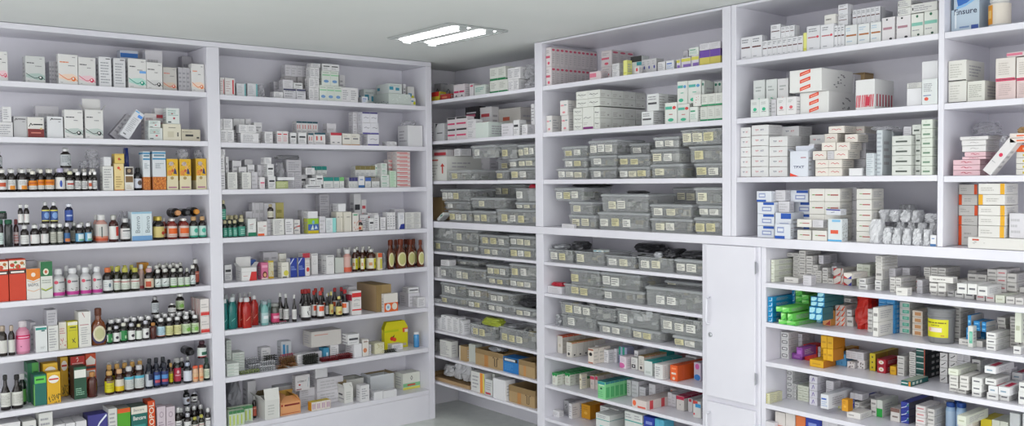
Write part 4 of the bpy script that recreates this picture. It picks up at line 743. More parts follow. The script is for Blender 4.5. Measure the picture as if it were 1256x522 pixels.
C('wts', 'slim white carton with teal dot', '#c4c8c4', [('d', '#1f6c58', .5, .88, .34, .06)]); C('wtb', 'white carton with green base band', '#d0d2cc', [('b', '#168a5a', 0, 0, 1, .13), T('#a8aaa4', .2, .3, .8, .8, 4)], S=[('b', '#168a5a', 0, 0, 1, .12)]); C('sws', 'small white carton with pink speckle', '#dcdcd8', [('x', '#c08c94', .2, .3, .8, .8, 6, .08)])
C('wot', 'white carton with orange top', '#d4cfc6', [('d', '#b8b09c', .5, .45, .2, .1)], T=[('b', '#d8562c', 0, 0, 1, 1)], d=.045, S=[T('#c4bfb4', n=3), ('b', '#d8562c', 0, .92, 1, 1)]); C('wyt', 'white carton with olive top and black drop', '#d6d2ca', [('d', '#2c2c2e', .45, .22, .2, .1), T('#aaa69e', .2, .4, .8, .8, 3)], T=[('b', '#a8884a', 0, 0, 1, 1)], d=.045, S=[('d', '#2c2c2e', .5, .15, .15, .06), ('b', '#c88a5a', 0, .92, 1, 1)])
C('wbt2', 'white carton with brown top and black spot', '#d8d0c6', [('b', '#8c4a34', 0, .86, 1, .96), ('d', '#1c1c1e', .5, .62, .3, .12), ('b', '#a8583c', .05, .03, .95, .1)], d=.045, S=[T('#b4b0a8', n=3)]); C('tlx', 'teal and lilac carton', '#a4a8c4', [('b', '#1f9a80', 0, .5, .5, 1), ('b', '#3450a0', .1, 0, .35, .4)]); C('wpc', 'white carton with magenta base circle', '#d8ccd4', [('d', '#c8609c', .3, .24, .5, .22), T('#b4a4b4', .2, .55, .9, .9, 3)], d=.08)
C('wsq2', 'white carton with black square', '#d2d2ce', [('b', '#1f1f28', .1, .12, .68, .42), ('d', '#d0d0d4', .4, .27, .14, .07), T('#a0a0a4', .15, .5, .8, .9, 4)], d=.05); C('wtt', 'white carton with turquoise top', '#ccd2cf', [('b', '#b4bcb8', .2, .15, .8, .3)], T=[('b', '#24a09c', 0, 0, 1, 1)], d=.08, S=[('b', '#24a09c', 0, .88, 1, 1), T('#b4b8b4', n=2, v1=.7)]); C('tsl', 'turquoise carton', '#259e9c', [])
C('wsd', 'white carton with side print', '#d4d4d3', [T('#8a8c92', .15, .15, .75, .85, 5)], d=.05, S=[T('#a8a8a8', .3, .1, .7, .9, 6)]); C('org', 'bright orange carton with white mark', '#d8571c', [('b', '#d8ccc0', .2, .42, .8, .54), ('d', '#dcc0ac', .5, .16, .2, .1), ('b', '#e88a5c', .2, .75, .8, .85)], d=.05, S=[('b', '#c8521c', 0, 0, 1, 1)]); C('wpp', 'white carton with purple top', '#d0c8d4', [('b', '#5c2c84', 0, .84, 1, 1), T('#a89cb0', .2, .3, .9, .7, 3)], d=.1)
C('bpcc', 'pale carton with pink and blue circles', '#c4bccc', [('d', '#c85ca0', .5, .78, .3, .16), ('d', '#2f78c0', .5, .18, .46, .17)], d=.1); C('rdc', 'dark red slim carton', '#7c2a30', []); C('wgp', 'white carton with jagged green top', '#cfd2c8', [('b', '#1f9048', 0, .82, 1, 1), ('p', '#1f9048', [(0, .83), (.25, .7), (.5, .83)]), ('p', '#1f9048', [(.5, .83), (.75, .7), (1, .83)]), T('#b8a8a4', .2, .2, .8, .6, 3)], T=[('b', '#1f9048', 0, 0, 1, 1)], d=.04, S=[('b', '#1f9048', 0, .88, 1, 1), T('#b8b8ac', n=3)])
C('grn', 'green carton with white side', '#1f9040', [('b', '#4cae5c', .2, .3, .8, .6)], S=[('b', '#c0bca8', 0, 0, 1, 1)], d=.06); C('wpt2', 'white carton with pink top', '#d0c4c0', [('b', '#c8385c', 0, .72, 1, .95), ('d', '#a8a8a8', .4, .4, .15, .1)], d=.06, T=[('b', '#b8a878', 0, 0, 1, 1)]); C('mti', 'mint green carton with dark teal top', '#7fc98c', [('b', '#2f8c94', .0, .84, .9, .98), ('d', '#1c5a44', .45, .6, .14, .06), ('b', '#d0e0d0', .15, .76, .85, .81), T('#5aa870', .1, .1, .9, .45, 3)], T=[('b', '#1f6c74', 0, 0, 1, 1)], d=.035, S=[('b', '#2f7c84', 0, .88, 1, 1), ('b', '#4fa868', .1, .1, .9, .7)])
C('wod', 'flat white carton with orange dot and red side', '#d0c4c0', [('d', '#e0643c', .18, .55, .12, .32), ('b', '#d05a4c', .4, .1, .95, .3)], T=[('x', '#b8a8a4', .1, .1, .9, .9, 10, .06)], S=[('b', '#c8444c', .3, .0, .6, 1)], d=.09); C('wrt', 'white carton with crimson top', '#cfcac6', [('b', '#b8284c', 0, .74, 1, .98), ('d', '#8a8a8c', .5, .4, .08, .05)], T=[('b', '#a8244c', 0, 0, 1, 1)], d=.06, S=[('b', '#a8244c', 0, .86, 1, 1)]); C('wrs', 'white carton with red square top', '#ccc8ca', [('b', '#b02840', .2, .76, .8, .96)], d=.06); C('rbh', 'white carton with red and blue top and heart', '#cdcdcb', [('b', '#c23a34', 0, .8, .6, 1), ('b', '#2f8cc0', .3, .62, 1, .84), ('d', '#c8283c', .15, .2, .1, .07)], d=.06)
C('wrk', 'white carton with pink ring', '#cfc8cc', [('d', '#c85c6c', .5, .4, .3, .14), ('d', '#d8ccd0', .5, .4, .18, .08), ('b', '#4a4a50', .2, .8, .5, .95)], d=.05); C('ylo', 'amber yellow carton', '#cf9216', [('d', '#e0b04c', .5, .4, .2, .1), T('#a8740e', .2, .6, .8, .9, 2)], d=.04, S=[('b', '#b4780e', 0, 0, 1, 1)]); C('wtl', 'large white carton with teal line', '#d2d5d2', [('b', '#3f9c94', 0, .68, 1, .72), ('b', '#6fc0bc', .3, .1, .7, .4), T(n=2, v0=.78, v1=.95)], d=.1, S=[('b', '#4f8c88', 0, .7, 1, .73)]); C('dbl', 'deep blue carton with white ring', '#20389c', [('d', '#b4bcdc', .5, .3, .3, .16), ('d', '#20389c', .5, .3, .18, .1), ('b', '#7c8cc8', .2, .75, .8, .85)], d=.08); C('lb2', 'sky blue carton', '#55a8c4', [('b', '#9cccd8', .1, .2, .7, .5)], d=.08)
C('wst', 'white carton with dark lettering and faint stripes', '#dadade', [T('#7c7e84', .15, .72, .85, .92, 2), ('b', '#5c2c2c', .1, .50, .9, .56), ('b', '#a4a6ac', .2, .1, .5, .14)], d=.045, S=[('b', '#b4b6bc', .1, .05, .2, .95)]); C('wsr', 'white carton with red-dotted name', '#dadade', [T('#84868c', .15, .75, .85, .92, 2), ('b', '#b86a70', .1, .52, .7, .57), ('d', '#d04c5c', .82, .55, .1, .05), ('b', '#a4a6ac', .2, .1, .5, .14)], d=.05)
C('wso', 'white carton with brown and orange name', '#dadcdc', [('b', '#a86a3c', .1, .46, .95, .54), T('#a4bcd0', .1, .7, .7, .9, 2), ('b', '#9cb4c8', .15, .2, .6, .24)], d=.07); C('wpd', 'white carton with pink name and black dots', '#dbd8da', [('b', '#a87c88', .1, .48, .8, .58), ('d', '#2a2a30', .4, .9, .08, .04), ('d', '#2a2a30', .7, .08, .12, .05)], d=.07); C('wgd', 'white carton with green name band', '#d6d8d2', [('b', '#7cb8a8', .05, .48, .95, .62), ('d', '#2a6a4c', .5, .88, .1, .06), ('d', '#2a4a3c', .6, .1, .1, .05), T(n=1, v0=.25, v1=.35)], d=.08)
C('wsb', 'white carton seen side-on with black edge marks', '#d3d3d0', [('b', '#3c3c40', .05, .3, .1, .6), T(n=3)], d=.1); C('fdg', 'white carton with green flower seal', '#d6dad8', [('d', '#2fae84', .5, .42, .2, .1), ('b', '#8a9490', .25, .26, .75, .3), T('#a4aaa8', .2, .68, .8, .85, 2)], d=.06); C('fdr', 'white carton with red flower seal', '#dad9da', [('d', '#d05c64', .5, .42, .18, .09), ('b', '#a89a9c', .25, .26, .75, .3), T('#a4aaa8', .2, .68, .8, .85, 2)], d=.06)
C('rtp2', 'plain white box with slanted red tape', '#dcdcda', sum([[('p', '#d8452c', [(.33, a), (.66, a+.14), (.66, a+.30), (.33, a+.16)]), ('p', '#e8a08c', [(.37, a+.06), (.62, a+.17), (.62, a+.22), (.37, a+.11)])] for a in (.04, .38, .70)], []), d=.2, nm='shipping_box', cat='box', S=[('x', '#77777a', .4, .2, .75, .8, 12, .05)]); C('wrx', 'white carton with crimson jagged base', '#dadada', [('p', '#c0203c', [(x, .08), (x+.05, .08), (x+.09, .5), (x+.03, .47)]) for x in (.02, .12, .2, .32, .42, .5, .58, .7, .78, .88)]+[('b', '#c02c44', .55, .12, .72, .42)], d=.16, S=[('b', '#b02a44', .1, .1, .16, .5), ('b', '#b02a44', .25, .1, .31, .5), ('b', '#b02a44', .4, .1, .46, .5), ('b', '#b02a44', .55, .1, .61, .5), ('b', '#b02a44', .7, .1, .76, .5), ('b', '#b02a44', .85, .1, .91, .5)])
C('wre', 'white carton with small red emblem', '#d4d8d8', [('d', '#d0503c', .3, .22, .14, .07), ('b', '#5c6ca0', .1, .34, .6, .37), T(n=5, v0=.5)], d=.05); C('cbk', 'cream-white carton with black base line', '#d6d5cf', [('b', '#1e1e1e', 0, 0, 1, .05), T('#b8b7b0', .1, .15, .8, .85, 6)], d=.16); C('clt', 'cream-white carton with grey writing', '#d4d4cc', [('b', '#6a6a6a', 0, 0, 1, .03), T('#a4a49c', .1, .2, .9, .85, 7)], d=.16); C('pkg', 'pink-beige carton with crimson top line', '#d3bfbd', [('b', '#c0305a', 0, .93, 1, 1), T('#b8a4a2', .15, .2, .8, .8, 6)], d=.16); C('pkh', 'cream carton with crimson base line', '#d8d2cc', [('b', '#c0305a', 0, 0, 1, .06), T('#b8b0aa', .15, .2, .8, .8, 6)], d=.16)
def tspb(n, desc, c1, c2): C(n, desc, '#dadada', [('w', c1, 'TP', .22, .44, .42, .60), ('w', c2, 'XT', .52, .44, .74, .60), ('b', '#8a4a5a', .05, .0, .6, .03)], d=.11, S=[T('#c4c4c4', n=4)])
tspb('tx1', 'long white carton with dark and red letters', '#3a4a6a', '#c23a4a'); tspb('tx2', 'long white carton with red and navy letters', '#c23a4a', '#3a3a6a')
C('tx3', 'tall white carton with navy letters and red corner', '#d6dae4', [('w', '#26305c', 'TPXT', .2, .32, .8, .42), ('p', '#d8402c', [(0, 0), (.5, 0), (0, .14)]), ('b', '#b07a84', .6, .72, .9, .76)], d=.05); CO('tx3o', 'tx3', 'tall white carton with navy letters and folded lid', .22)
C('rsc2', 'small cream carton with red cursive name', '#dcd6ce', [('l', '#c23a44', .028, [(.2, .5), (.35, .62), (.5, .45), (.65, .6), (.8, .45)])], d=.1, S=[T('#a8a6a2', n=3)]); C('nov', 'white carton with green block lettering', '#d0d6cc', [('b', '#6d8a74', .15, .3, .8, .5), T('#a4aea4', .35, .68, .6, .8, 1)], d=.12); C('nok', 'white carton with dark block lettering', '#cdd0cb', [('b', '#4a524c', .2, .32, .8, .5), T('#a4aea4', .35, .68, .6, .8, 1)], d=.12); C('bgt', 'bagged column of white cartons', '#c9d0d4', [T('#a4acb4', .1, .03, .9, .97, 10)], d=.08)
C('pnk', 'flat pink carton with red name', '#dcb8c0', [('l', '#b03048', .03, [(.3, .5), (.4, .7), (.5, .4), (.6, .6), (.7, .45)])], d=.14, S=[('d', '#b88a94', .5, .5, .2, .3)]); C('pnw', 'flat white carton with thin black name', '#d6d4d4', [('l', '#5a5054', .018, [(.35, .5), (.45, .65), (.6, .5), (.7, .55)])], d=.12); CO('pnwo', 'pnw', 'flat white carton with open lid', .4); C('lnr', 'leaning white carton with red seal', '#d6d3d4', [('d', '#c8284c', .5, .55, .2, .05), T(n=1, v0=.3, v1=.34)])
C('orr', 'flat white carton with orange name', '#d8cec8', [('b', '#d8602c', .4, .3, .9, .6)], d=.12); C('orf', 'flat bright orange carton', '#e05a1c', [('b', '#e0b8a0', .4, .3, .85, .6)], d=.12); C('yln2', 'flat white carton with yellow name', '#d6d4ce', [('b', '#c8b41c', .4, .25, .9, .6)], d=.12); BG('pot', 'brown wrapped bundle', mat('#a4845c', .7), d=.09, nm='bundle', cat='bundle')
C('bls1', 'white carton with blue name box', '#d6dae2', [('b', '#1f50a8', .35, .76, 1, .98), ('b', '#8c98c0', .28, .22, .85, .6), ('b', '#d6dae2', .34, .32, .8, .5)], d=.1); C('bls2', 'white carton with blue base band', '#d6dae2', [('b', '#1f50a8', 0, 0, .65, .2), ('b', '#8c98c0', .15, .4, .6, .8), ('b', '#d6dae2', .2, .5, .55, .7)], d=.1); C('rcw', 'cream carton with red-brown name line', '#d8d6d0', [('b', '#a8504c', .4, .46, .9, .56), ('b', '#7c9c5c', .2, .48, .38, .56)], d=.1); C('azi', 'white carton with red name and light blue stripes', '#d3d9dc', [('b', '#58a8d8', 0, 0, 1, .08), ('b', '#7cb4d8', .3, .86, .9, .96), ('b', '#d8583c', .2, .34, .75, .5)], d=.1, S=[('x', '#8a8a88', .1, .05, .9, .95, 40, .05)]); C('pub', 'small white carton with purple corner', '#d3d5dc', [('p', '#2c2a90', [(0, .8), (0, 1), (1, .9), (1, .7)]), ('l', '#5c5c78', .04, [(.35, .4), (.6, .5)])], d=.08)
C('ogl', 'long white carton with orange end band', '#d5d3cf', [('b', '#e2511c', .83, 0, 1, 1), T('#b0aeaa', .1, .3, .6, .7, 2)], d=.12); C('ogr', 'long white carton with orange left band', '#d5d3cf', [('b', '#e2511c', 0, 0, .17, 1), T('#b0aeaa', .3, .3, .9, .7, 2)], d=.12); C('ygl', 'long white carton with golden end band', '#d5d3cf', [('b', '#d8a012', .83, 0, 1, 1), T('#b0aeaa', .1, .3, .6, .7, 2)], d=.12); C('ygr', 'long white carton with golden left band', '#d5d3cf', [('b', '#d8a012', 0, 0, .17, 1), T('#b0aeaa', .3, .3, .9, .7, 2)], d=.12)
C('wlt', 'white carton with letters and open tray', '#d8d6d2', [('b', '#b8503c', .08, .7, .2, .85), ('x', '#8c8c8c', .1, .3, .3, .6, 6, .03)], d=.16)
# small end-on cartons of the lower right
def SM(n, desc, body, F, **k): C(n, desc, body, F, d=k.pop('d', .13), **k)
SM('e1', 'small white end-on carton with grey word', '#d4d2ce', [('b', '#8c8a88', .15, .4, .85, .62)]); SM('e2', 'small pale green end-on carton', '#d6dacb', [('b', '#b0b49c', .2, .4, .8, .55)]); SM('e3', 'small white end-on carton with black word', '#dcdcda', [('b', '#66666c', .18, .42, .82, .6)]); SM('e4', 'small white end-on carton with red word', '#dcd8d6', [('b', '#cc7a7e', .15, .42, .85, .6)]); SM('lng', 'long white carton lying across', '#d8d6d2', [T('#8c8a88', .15, .3, .8, .7, 1)], d=.04)
SM('rbw', 'cream end-on carton with red and blue corners', '#d6d0c8', [('p', '#b03030', [(0, 0), (.6, 0), (0, .5)]), ('p', '#2c3088', [(1, 0), (.5, 0), (1, .6)])]); SM('rdw', 'cream end-on carton with red corner', '#d6d0c8', [('p', '#b83434', [(0, 0), (.9, .1), (1, .5), (.5, .15)]), ('p', '#b83434', [(0, 1), (.5, 1), (0, .6)])])
SM('cyn', 'bright cyan-blue carton with white edge marks', '#1489c0', [('l', '#cfe4ee', .05, [(.25, .15), (.8, .25), (.85, .85)])], d=.2); SM('gnl', 'light green carton with darker tip', '#6fce5c', [('p', '#2f9c3c', [(.4, 0), (1, .4), (1, 0)]), ('p', '#a8e494', [(0, .4), (.8, .9), (0, 1)])], d=.2); SM('cyl', 'blue carton with pale blue leaf', '#2a84b4', [('p', '#9fd4de', [(.05, .1), (.1, .8), (.5, .95), (.95, .9), (.8, .3), (.5, .08)])], d=.16, S=[('b', '#35676c', 0, 0, 1, 1)])
SM('orl', 'peach and orange diagonal end-on carton', '#e8a468', [('p', '#b8342c', [(.3, .1), (.95, .1), (.95, .8)]), ('p', '#f0c898', [(0, .5), (0, 1), (.6, 1)])], d=.1, S=[('b', '#c48a3c', 0, 0, 1, 1)]); SM('owl', 'white and orange diagonal end-on carton', '#dccfc8', [('p', '#d8582c', [(.2, 0), (.6, 0), (1, .7), (1, 1)])], d=.1); BG('rbg', 'folded bright red plastic bag', mat('#bf2416', .4, coat=.3), d=.12)
SM('blt', 'blue end-on carton with pale edge', '#2f88c4', [('b', '#9cc8e0', .1, .1, .8, .2)]); SM('tgn', 'white end-on carton with green swirl', '#d2d4ce', [('b', '#5cb094', .3, .2, .95, .75), ('d', '#8cc8b4', .6, .5, .2, .2)]); SM('oey', 'white end-on carton with orange-brown print', '#dacfc0', [('b', '#c08a58', .25, .2, .85, .75)]); SM('blc', 'bright blue small carton', '#1880c0', [('b', '#7cc0e4', .2, .4, .8, .6)], d=.1, S=[('b', '#b4b4b4', 0, 0, 1, 1)])
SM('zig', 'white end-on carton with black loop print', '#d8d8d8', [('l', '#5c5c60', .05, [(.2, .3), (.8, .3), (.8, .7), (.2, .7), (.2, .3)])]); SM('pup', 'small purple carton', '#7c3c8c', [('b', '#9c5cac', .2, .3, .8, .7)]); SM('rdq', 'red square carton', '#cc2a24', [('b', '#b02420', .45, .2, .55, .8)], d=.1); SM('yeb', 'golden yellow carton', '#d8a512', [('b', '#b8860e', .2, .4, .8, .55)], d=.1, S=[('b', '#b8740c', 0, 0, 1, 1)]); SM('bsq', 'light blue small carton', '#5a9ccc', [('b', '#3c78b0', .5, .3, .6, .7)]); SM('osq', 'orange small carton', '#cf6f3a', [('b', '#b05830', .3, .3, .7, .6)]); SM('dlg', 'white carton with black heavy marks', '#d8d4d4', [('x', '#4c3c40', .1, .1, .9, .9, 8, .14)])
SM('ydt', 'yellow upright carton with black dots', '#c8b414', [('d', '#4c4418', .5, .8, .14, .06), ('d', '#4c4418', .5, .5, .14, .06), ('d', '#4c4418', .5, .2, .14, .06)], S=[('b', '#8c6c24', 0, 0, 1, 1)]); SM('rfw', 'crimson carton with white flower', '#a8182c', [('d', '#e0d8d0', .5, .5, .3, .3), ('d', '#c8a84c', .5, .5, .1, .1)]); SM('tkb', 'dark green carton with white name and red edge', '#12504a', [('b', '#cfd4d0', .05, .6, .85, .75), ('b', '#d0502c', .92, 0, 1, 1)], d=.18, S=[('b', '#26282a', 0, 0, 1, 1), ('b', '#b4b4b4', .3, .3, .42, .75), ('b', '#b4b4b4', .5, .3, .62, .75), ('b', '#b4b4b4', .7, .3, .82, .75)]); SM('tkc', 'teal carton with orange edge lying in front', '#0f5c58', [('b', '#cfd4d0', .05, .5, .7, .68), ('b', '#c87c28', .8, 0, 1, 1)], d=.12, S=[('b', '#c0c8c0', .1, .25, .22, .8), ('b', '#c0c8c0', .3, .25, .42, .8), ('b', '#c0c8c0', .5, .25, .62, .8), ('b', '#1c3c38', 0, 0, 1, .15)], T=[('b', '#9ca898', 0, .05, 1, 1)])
SM('slh', 'white end-on carton with black slash', '#dad8d8', [('l', '#2c2c30', .05, [(.2, .35), (.5, .5), (.75, .75)])]); SM('rtw', 'white end-on carton with red diamond top', '#dcdcde', [('b', '#8aa0b0', .2, .35, .7, .55)], T=[('p', '#c0284c', [(.3, .1), (.8, .1), (.7, .6), (.2, .6)])], d=.17); SM('yec', 'cream end-on carton with yellow edge', '#d8d6b4', [('b', '#c8c45c', 0, .1, .2, .9)]); SM('vsc', 'white end-on carton with purple script', '#dad8e0', [('l', '#7c6cb0', .04, [(.35, .2), (.5, .8), (.65, .3)])], d=.18); SM('gny', 'green and white end-on carton', '#cfd4cc', [('b', '#1f9c3c', 0, 0, 1, .5)], d=.1); SM('nvl', 'navy carton with white curved lines', '#2b3a9c', [('l', '#ccd4e8', .05, [(.05, .1), (.6, .35), (.95, .9)]), ('p', '#2f7c8c', [(.6, .5), (1, .9), (1, .5)])], d=.2, S=[('b', '#5c5c6c', 0, 0, 1, 1)]); SM('pkz', 'white carton with hot pink front', '#d4d0c8', [('b', '#d8347c', 0, 0, 1, .55)], d=.12); SM('ybx', 'yellow small box', '#d2c01c', [('b', '#a89a14', .2, .3, .8, .6)]); SM('dtx', 'dark teal and white carton', '#d0d4d4', [('b', '#12404c', 0, 0, 1, .45), ('d', '#d0d4d4', .5, .22, .2, .14)]); SM('ppb', 'peach and white carton', '#d2ccc8', [('b', '#d88a74', 0, .1, 1, .6)]); SM('blk2', 'brown-topped white carton', '#d6d2ce', [('b', '#7c5c54', 0, .7, 1, 1), ('b', '#7c6c68', .2, .3, .8, .42)])
B('blq', 'pale blue bottle with deep blue cap', glass='#9cbcdc', cap='#1f4c98', lab='#b4cce4', shape='pill', z0=.1, z1=.7, grough=.3); DS['blq'].shape = 'pill'
def bucket(D, w, d, h, loc, rz):
    r = w/2; o = link(D.name, None, None, loc, rz); g = mat('#77787a', .35); mb = MB()
    mb.lathe([(r*.86, 0), (r*.90, .004), (r*.96, h*.70), (r*.97, h*.74)], g, 36); mb.obj('bucket_body', o)
    mb = MB(); mb.lathe([(r*.99, h*.735), (r, h*.75), (r, h*.80), (r*.97, h*.81), (r*.97, h*.88), (r*.99, h*.89), (r*.98, h*.965), (r*.94, h*.97), (r*.93, h*.95), (r*.3, h*.95)], g, 36); mb.obj('lid', o)
    mb = MB(); A = 1.9
    def fn(u, v, q): a = -math.pi/2+(u-.5)*A; R = r*(.91+.06*(.14+.5*v))+.0012+OFF*q; return (R*math.cos(a), R*math.sin(a), h*(.17+.5*v))
    Y = mat('#cfca14', .45)
    for i in range(16): mb.quad([fn(i/16, 0, 0), fn((i+1)/16, 0, 0), fn((i+1)/16, 1, 0), fn(i/16, 1, 0)], Y, True)
    prints(mb, fn, [('t', '#6a5a14', .08, .74, .92, .9, 1), ('t', '#6a5a14', .3, .62, .7, .72, 1), ('b', '#dccfc4', .22, .3, .74, .54), ('b', '#d8a090', .12, .34, .3, .54), ('t', '#b0483c', .7, .06, .92, .16, 1)], random.Random(2), 6); mb.obj('label', o)
    mb = MB(); mb.box(r*.05, r*.5, -r*.55, -r*.45, h*.95, h*.962, mat('#c4c4c0', .5)); mb.obj('lid_sticker', o)
    return o
_g = Dz(); _g.kind = 'b'; _g.name = 'plastic_bucket'; _g.desc = 'round grey plastic bucket with bright yellow label'; _g.cat = 'bucket'; _g.d = None; _g.flat = 1.0; _g.jit = 0; _g.fn = bucket; DS['bkt1'] = _g
def pouch(D, w, d, h, loc, rz):        # upright tin pack with wordmark
    o = link(D.name, carton(D, w, d, h), None, loc, rz); return o
C('ens', 'large white and blue nutrition pack with wave pattern', '#b4c4d2', [('p', '#2b66b4', [(.25, .62), (.55, .68), (.95, .85), (.95, 1), (.2, 1), (.2, .8)]), ('p', '#7cb0dc', [(.2, .56), (.5, .6), (.95, .76), (.95, .82), (.5, .66), (.2, .62)]), ('w', '#2c3450', 'Ensure', .12, .42, .92, .56), ('b', '#2c4a94', .72, .02, .97, .14), ('b', '#7088b0', .3, .09, .65, .13), ('b', '#3c4c5c', .02, .55, .1, .85), ('b', '#dce4ea', .14, .1, .2, .5)], d=.12, S=[('b', '#9cacbc', 0, 0, 1, 1)])
B('jar', 'white plastic jar with orange label', glass='#d6d4d2', cap='#d0d0d0', lab='#d8d0c4', shape='pill', z0=.12, z1=.78, grough=.35, F=[('b', '#d8922c', .12, .0, .46, .95), ('b', '#e8c070', .2, .3, .4, .7)], arc=.8)
# ------------------------------------------------------------------ the room
CZ = 2.465
def st(name, mb): o = mb.obj(name); o['kind'] = 'structure'; return o
m = MB(); m.box(-2.2, 4.2, -1.3, 5.75, -.1, 0, FLOORM); st('floor', m)
m = MB(); m.box(-2.2, 4.2, -1.3, 5.75, CZ+.002, CZ+.1, CEILM); st('ceiling', m)
m = MB(); m.box(-2.2, 4.2, AY+DA+.012, 5.75, 0, CZ, WALLM); st('wall_back', m)
m = MB(); m.box(BX+DB+.012, 4.2, -1.3, AY+DA+.01, 0, CZ, WALLM); st('wall_right', m)
XA = lambda px, py=200, t=0: WA.inv(px, py, t)[0]
SB = lambda px, py=200, t=0: WB.inv(px, py, t)[0]
def slab(wall, a0, a1, t0, t1, z0, z1, name, parent, mt=None, c=.0015):
    p = wall.P((a0+a1)/2, (t0+t1)/2, z0); mb = MB(); w, d = abs(a1-a0), t1-t0
    mb.box(-w/2, w/2, -d/2, d/2, 0, z1-z0, mt or LAM, c)
    return mb.obj(name, parent, p-parent.location, wall.rot)
def unit(name, label, cat, p): return tag(link(name, None, None, p), label, cat)
# --- unit along the left wall: two bays over a plinth
xL = XA(0)-.9; xa, xb = XA(253.2, 65), XA(268.6, 65); xc, xd = XA(523.3, 200), 3.486
U = unit('shelving_unit', 'long white open shelving unit along the left wall, crowded with medicine', 'shelving unit', (0, AY+.16, 0))
TOPA = 2.464; ZB = .205
slab(WA, xL, xd, DA-.008, DA+.008, 0, TOPA, 'back_panel', U)
slab(WA, xL-.03, xL, 0, DA-.009, 0, TOPA, 'side_panel', U)
slab(WA, xa, xb, 0, DA-.009, 0, TOPA-.031, 'divider_panel', U)
slab(WA, xc, xd, 0, DA-.009, 0, TOPA-.031, 'side_panel', U)
slab(WA, xL+.001, xd, 0, DA-.009, TOPA-.03, TOPA, 'top_panel', U)
for bay, u0, u1 in (('A1', xL+.001, xa-.001), ('A2', xb+.001, xc-.001)):
    for i, z in enumerate(H[bay]):
        if i == 7: continue
        slab(WA, u0, u1, .003 if i != 3 else 0, DA-.01, z-.029, z, 'shelf', U)
    slab(WA, u0, u1, .002, DA-.01, ZB-.03, ZB, 'bottom_shelf', U)
    slab(WA, u0, u1, .001, .02, 0, ZB-.031, 'plinth', U)
# --- units along the right wall
def yy(px): return SB(px)
b0 = -(AY+DA-.001); b1, b2 = SB(655.4, 60), SB(664.4, 60); b3, b4 = SB(885.6, 40), SB(896.5, 40); b5, b6 = SB(896.9, 40), SB(902.8, 40)
b7, b8 = SB(1150.7, 100), SB(1157.6, 100); bE = -.55
c0, c1 = SB(864.8, 400), SB(932.6, 400); c2 = SB(938.3, 400)
TB = CZ-.001; CT, CB = 1.371, 1.329
V = unit('shelving_unit', 'white corner shelving unit on the right wall, filled with clear plastic tubs', 'shelving unit', (BX+.16, 3.9, 0))
slab(WB, b0, b4, DB-.008, DB+.008, 0, TB, 'back_panel', V)
slab(WB, b1, b2, 0, DB-.009, CT+.001, TB, 'divider_panel', V)
slab(WB, b1, b2, 0, DB-.009, 0, CB-.001, 'divider_panel', V)
slab(WB, b3, b4-.001, 0, DB-.009, CT+.001, TB, 'side_panel', V)
slab(WB, c0-.02, c0-.001, .004, DB-.009, 0, CB-.001, 'side_panel', V)
slab(WB, b2+.001, b3-.001, 0, DB-.009, TB-.012, TB-.0005, 'top_panel', V)
for i, z in enumerate(H['B1']):
    if i == 3: continue
    slab(WB, b0, b1-.001, .004, DB-.01, z-(.022 if i < 3 else .016), z, 'shelf', V)
for i, z in enumerate(H['B2']):
    if i == 3: continue
    slab(WB, b2+.001, b3-.001 if i < 3 else c0-.021, .004, DB-.01, z-(.026 if i < 3 else .018), z, 'shelf', V)
K = unit('countertop', 'long white ledge running the whole right wall between upper and lower shelves', 'countertop', (BX+.16, 2.9, CB))
slab(WB, b0, bE, -.004, DB-.01, CB, CT, 'ledge_board', K)
W = unit('shelving_unit', 'white upper shelving unit at right holding stacked cartons', 'shelving unit', (BX+.16, 1.6, CT))
slab(WB, b4+.001, bE, DB-.008, DB+.008, CT+.001, TB, 'back_panel', W)
slab(WB, b5, b6, 0, DB-.009, CT+.001, TB, 'side_panel', W)
slab(WB, b7, b8, 0, DB-.009, CT+.001, TB, 'divider_panel', W)
slab(WB, bE-.02, bE, 0, DB-.009, CT+.001, TB, 'side_panel', W)
slab(WB, b6+.001, bE-.021, 0, DB-.009, TB-.012, TB-.0005, 'top_panel', W)
for i, z in enumerate(H['B4'][:3]):
    slab(WB, b6+.001, b7-.001, .001, DB-.01, z-.024, z, 'shelf', W)
    z = H['B5'][i]; slab(WB, b8+.001, bE-.021, .001, DB-.01, z-.024, z, 'shelf', W)
LW = unit('shelving_unit', 'white lower shelving unit at right below the ledge, packed with small cartons', 'shelving unit', (BX+.16, 1.5, 0))
slab(WB, c1+.001, bE, DB-.008, DB+.008, 0, CB-.001, 'back_panel', LW)
slab(WB, c1+.001, c2, .006, DB-.009, 0, CB-.001, 'side_panel', LW)
slab(WB, bE-.02, bE, 0, DB-.009, 0, CB-.001, 'side_panel', LW)
for z in H['B4'][4:]: slab(WB, c2+.001, bE-.021, 0, DB-.01, z-.021, z, 'shelf', LW)
slab(WB, c2+.001, bE-.021, 0, DB-.01, .19, .21, 'shelf', LW)
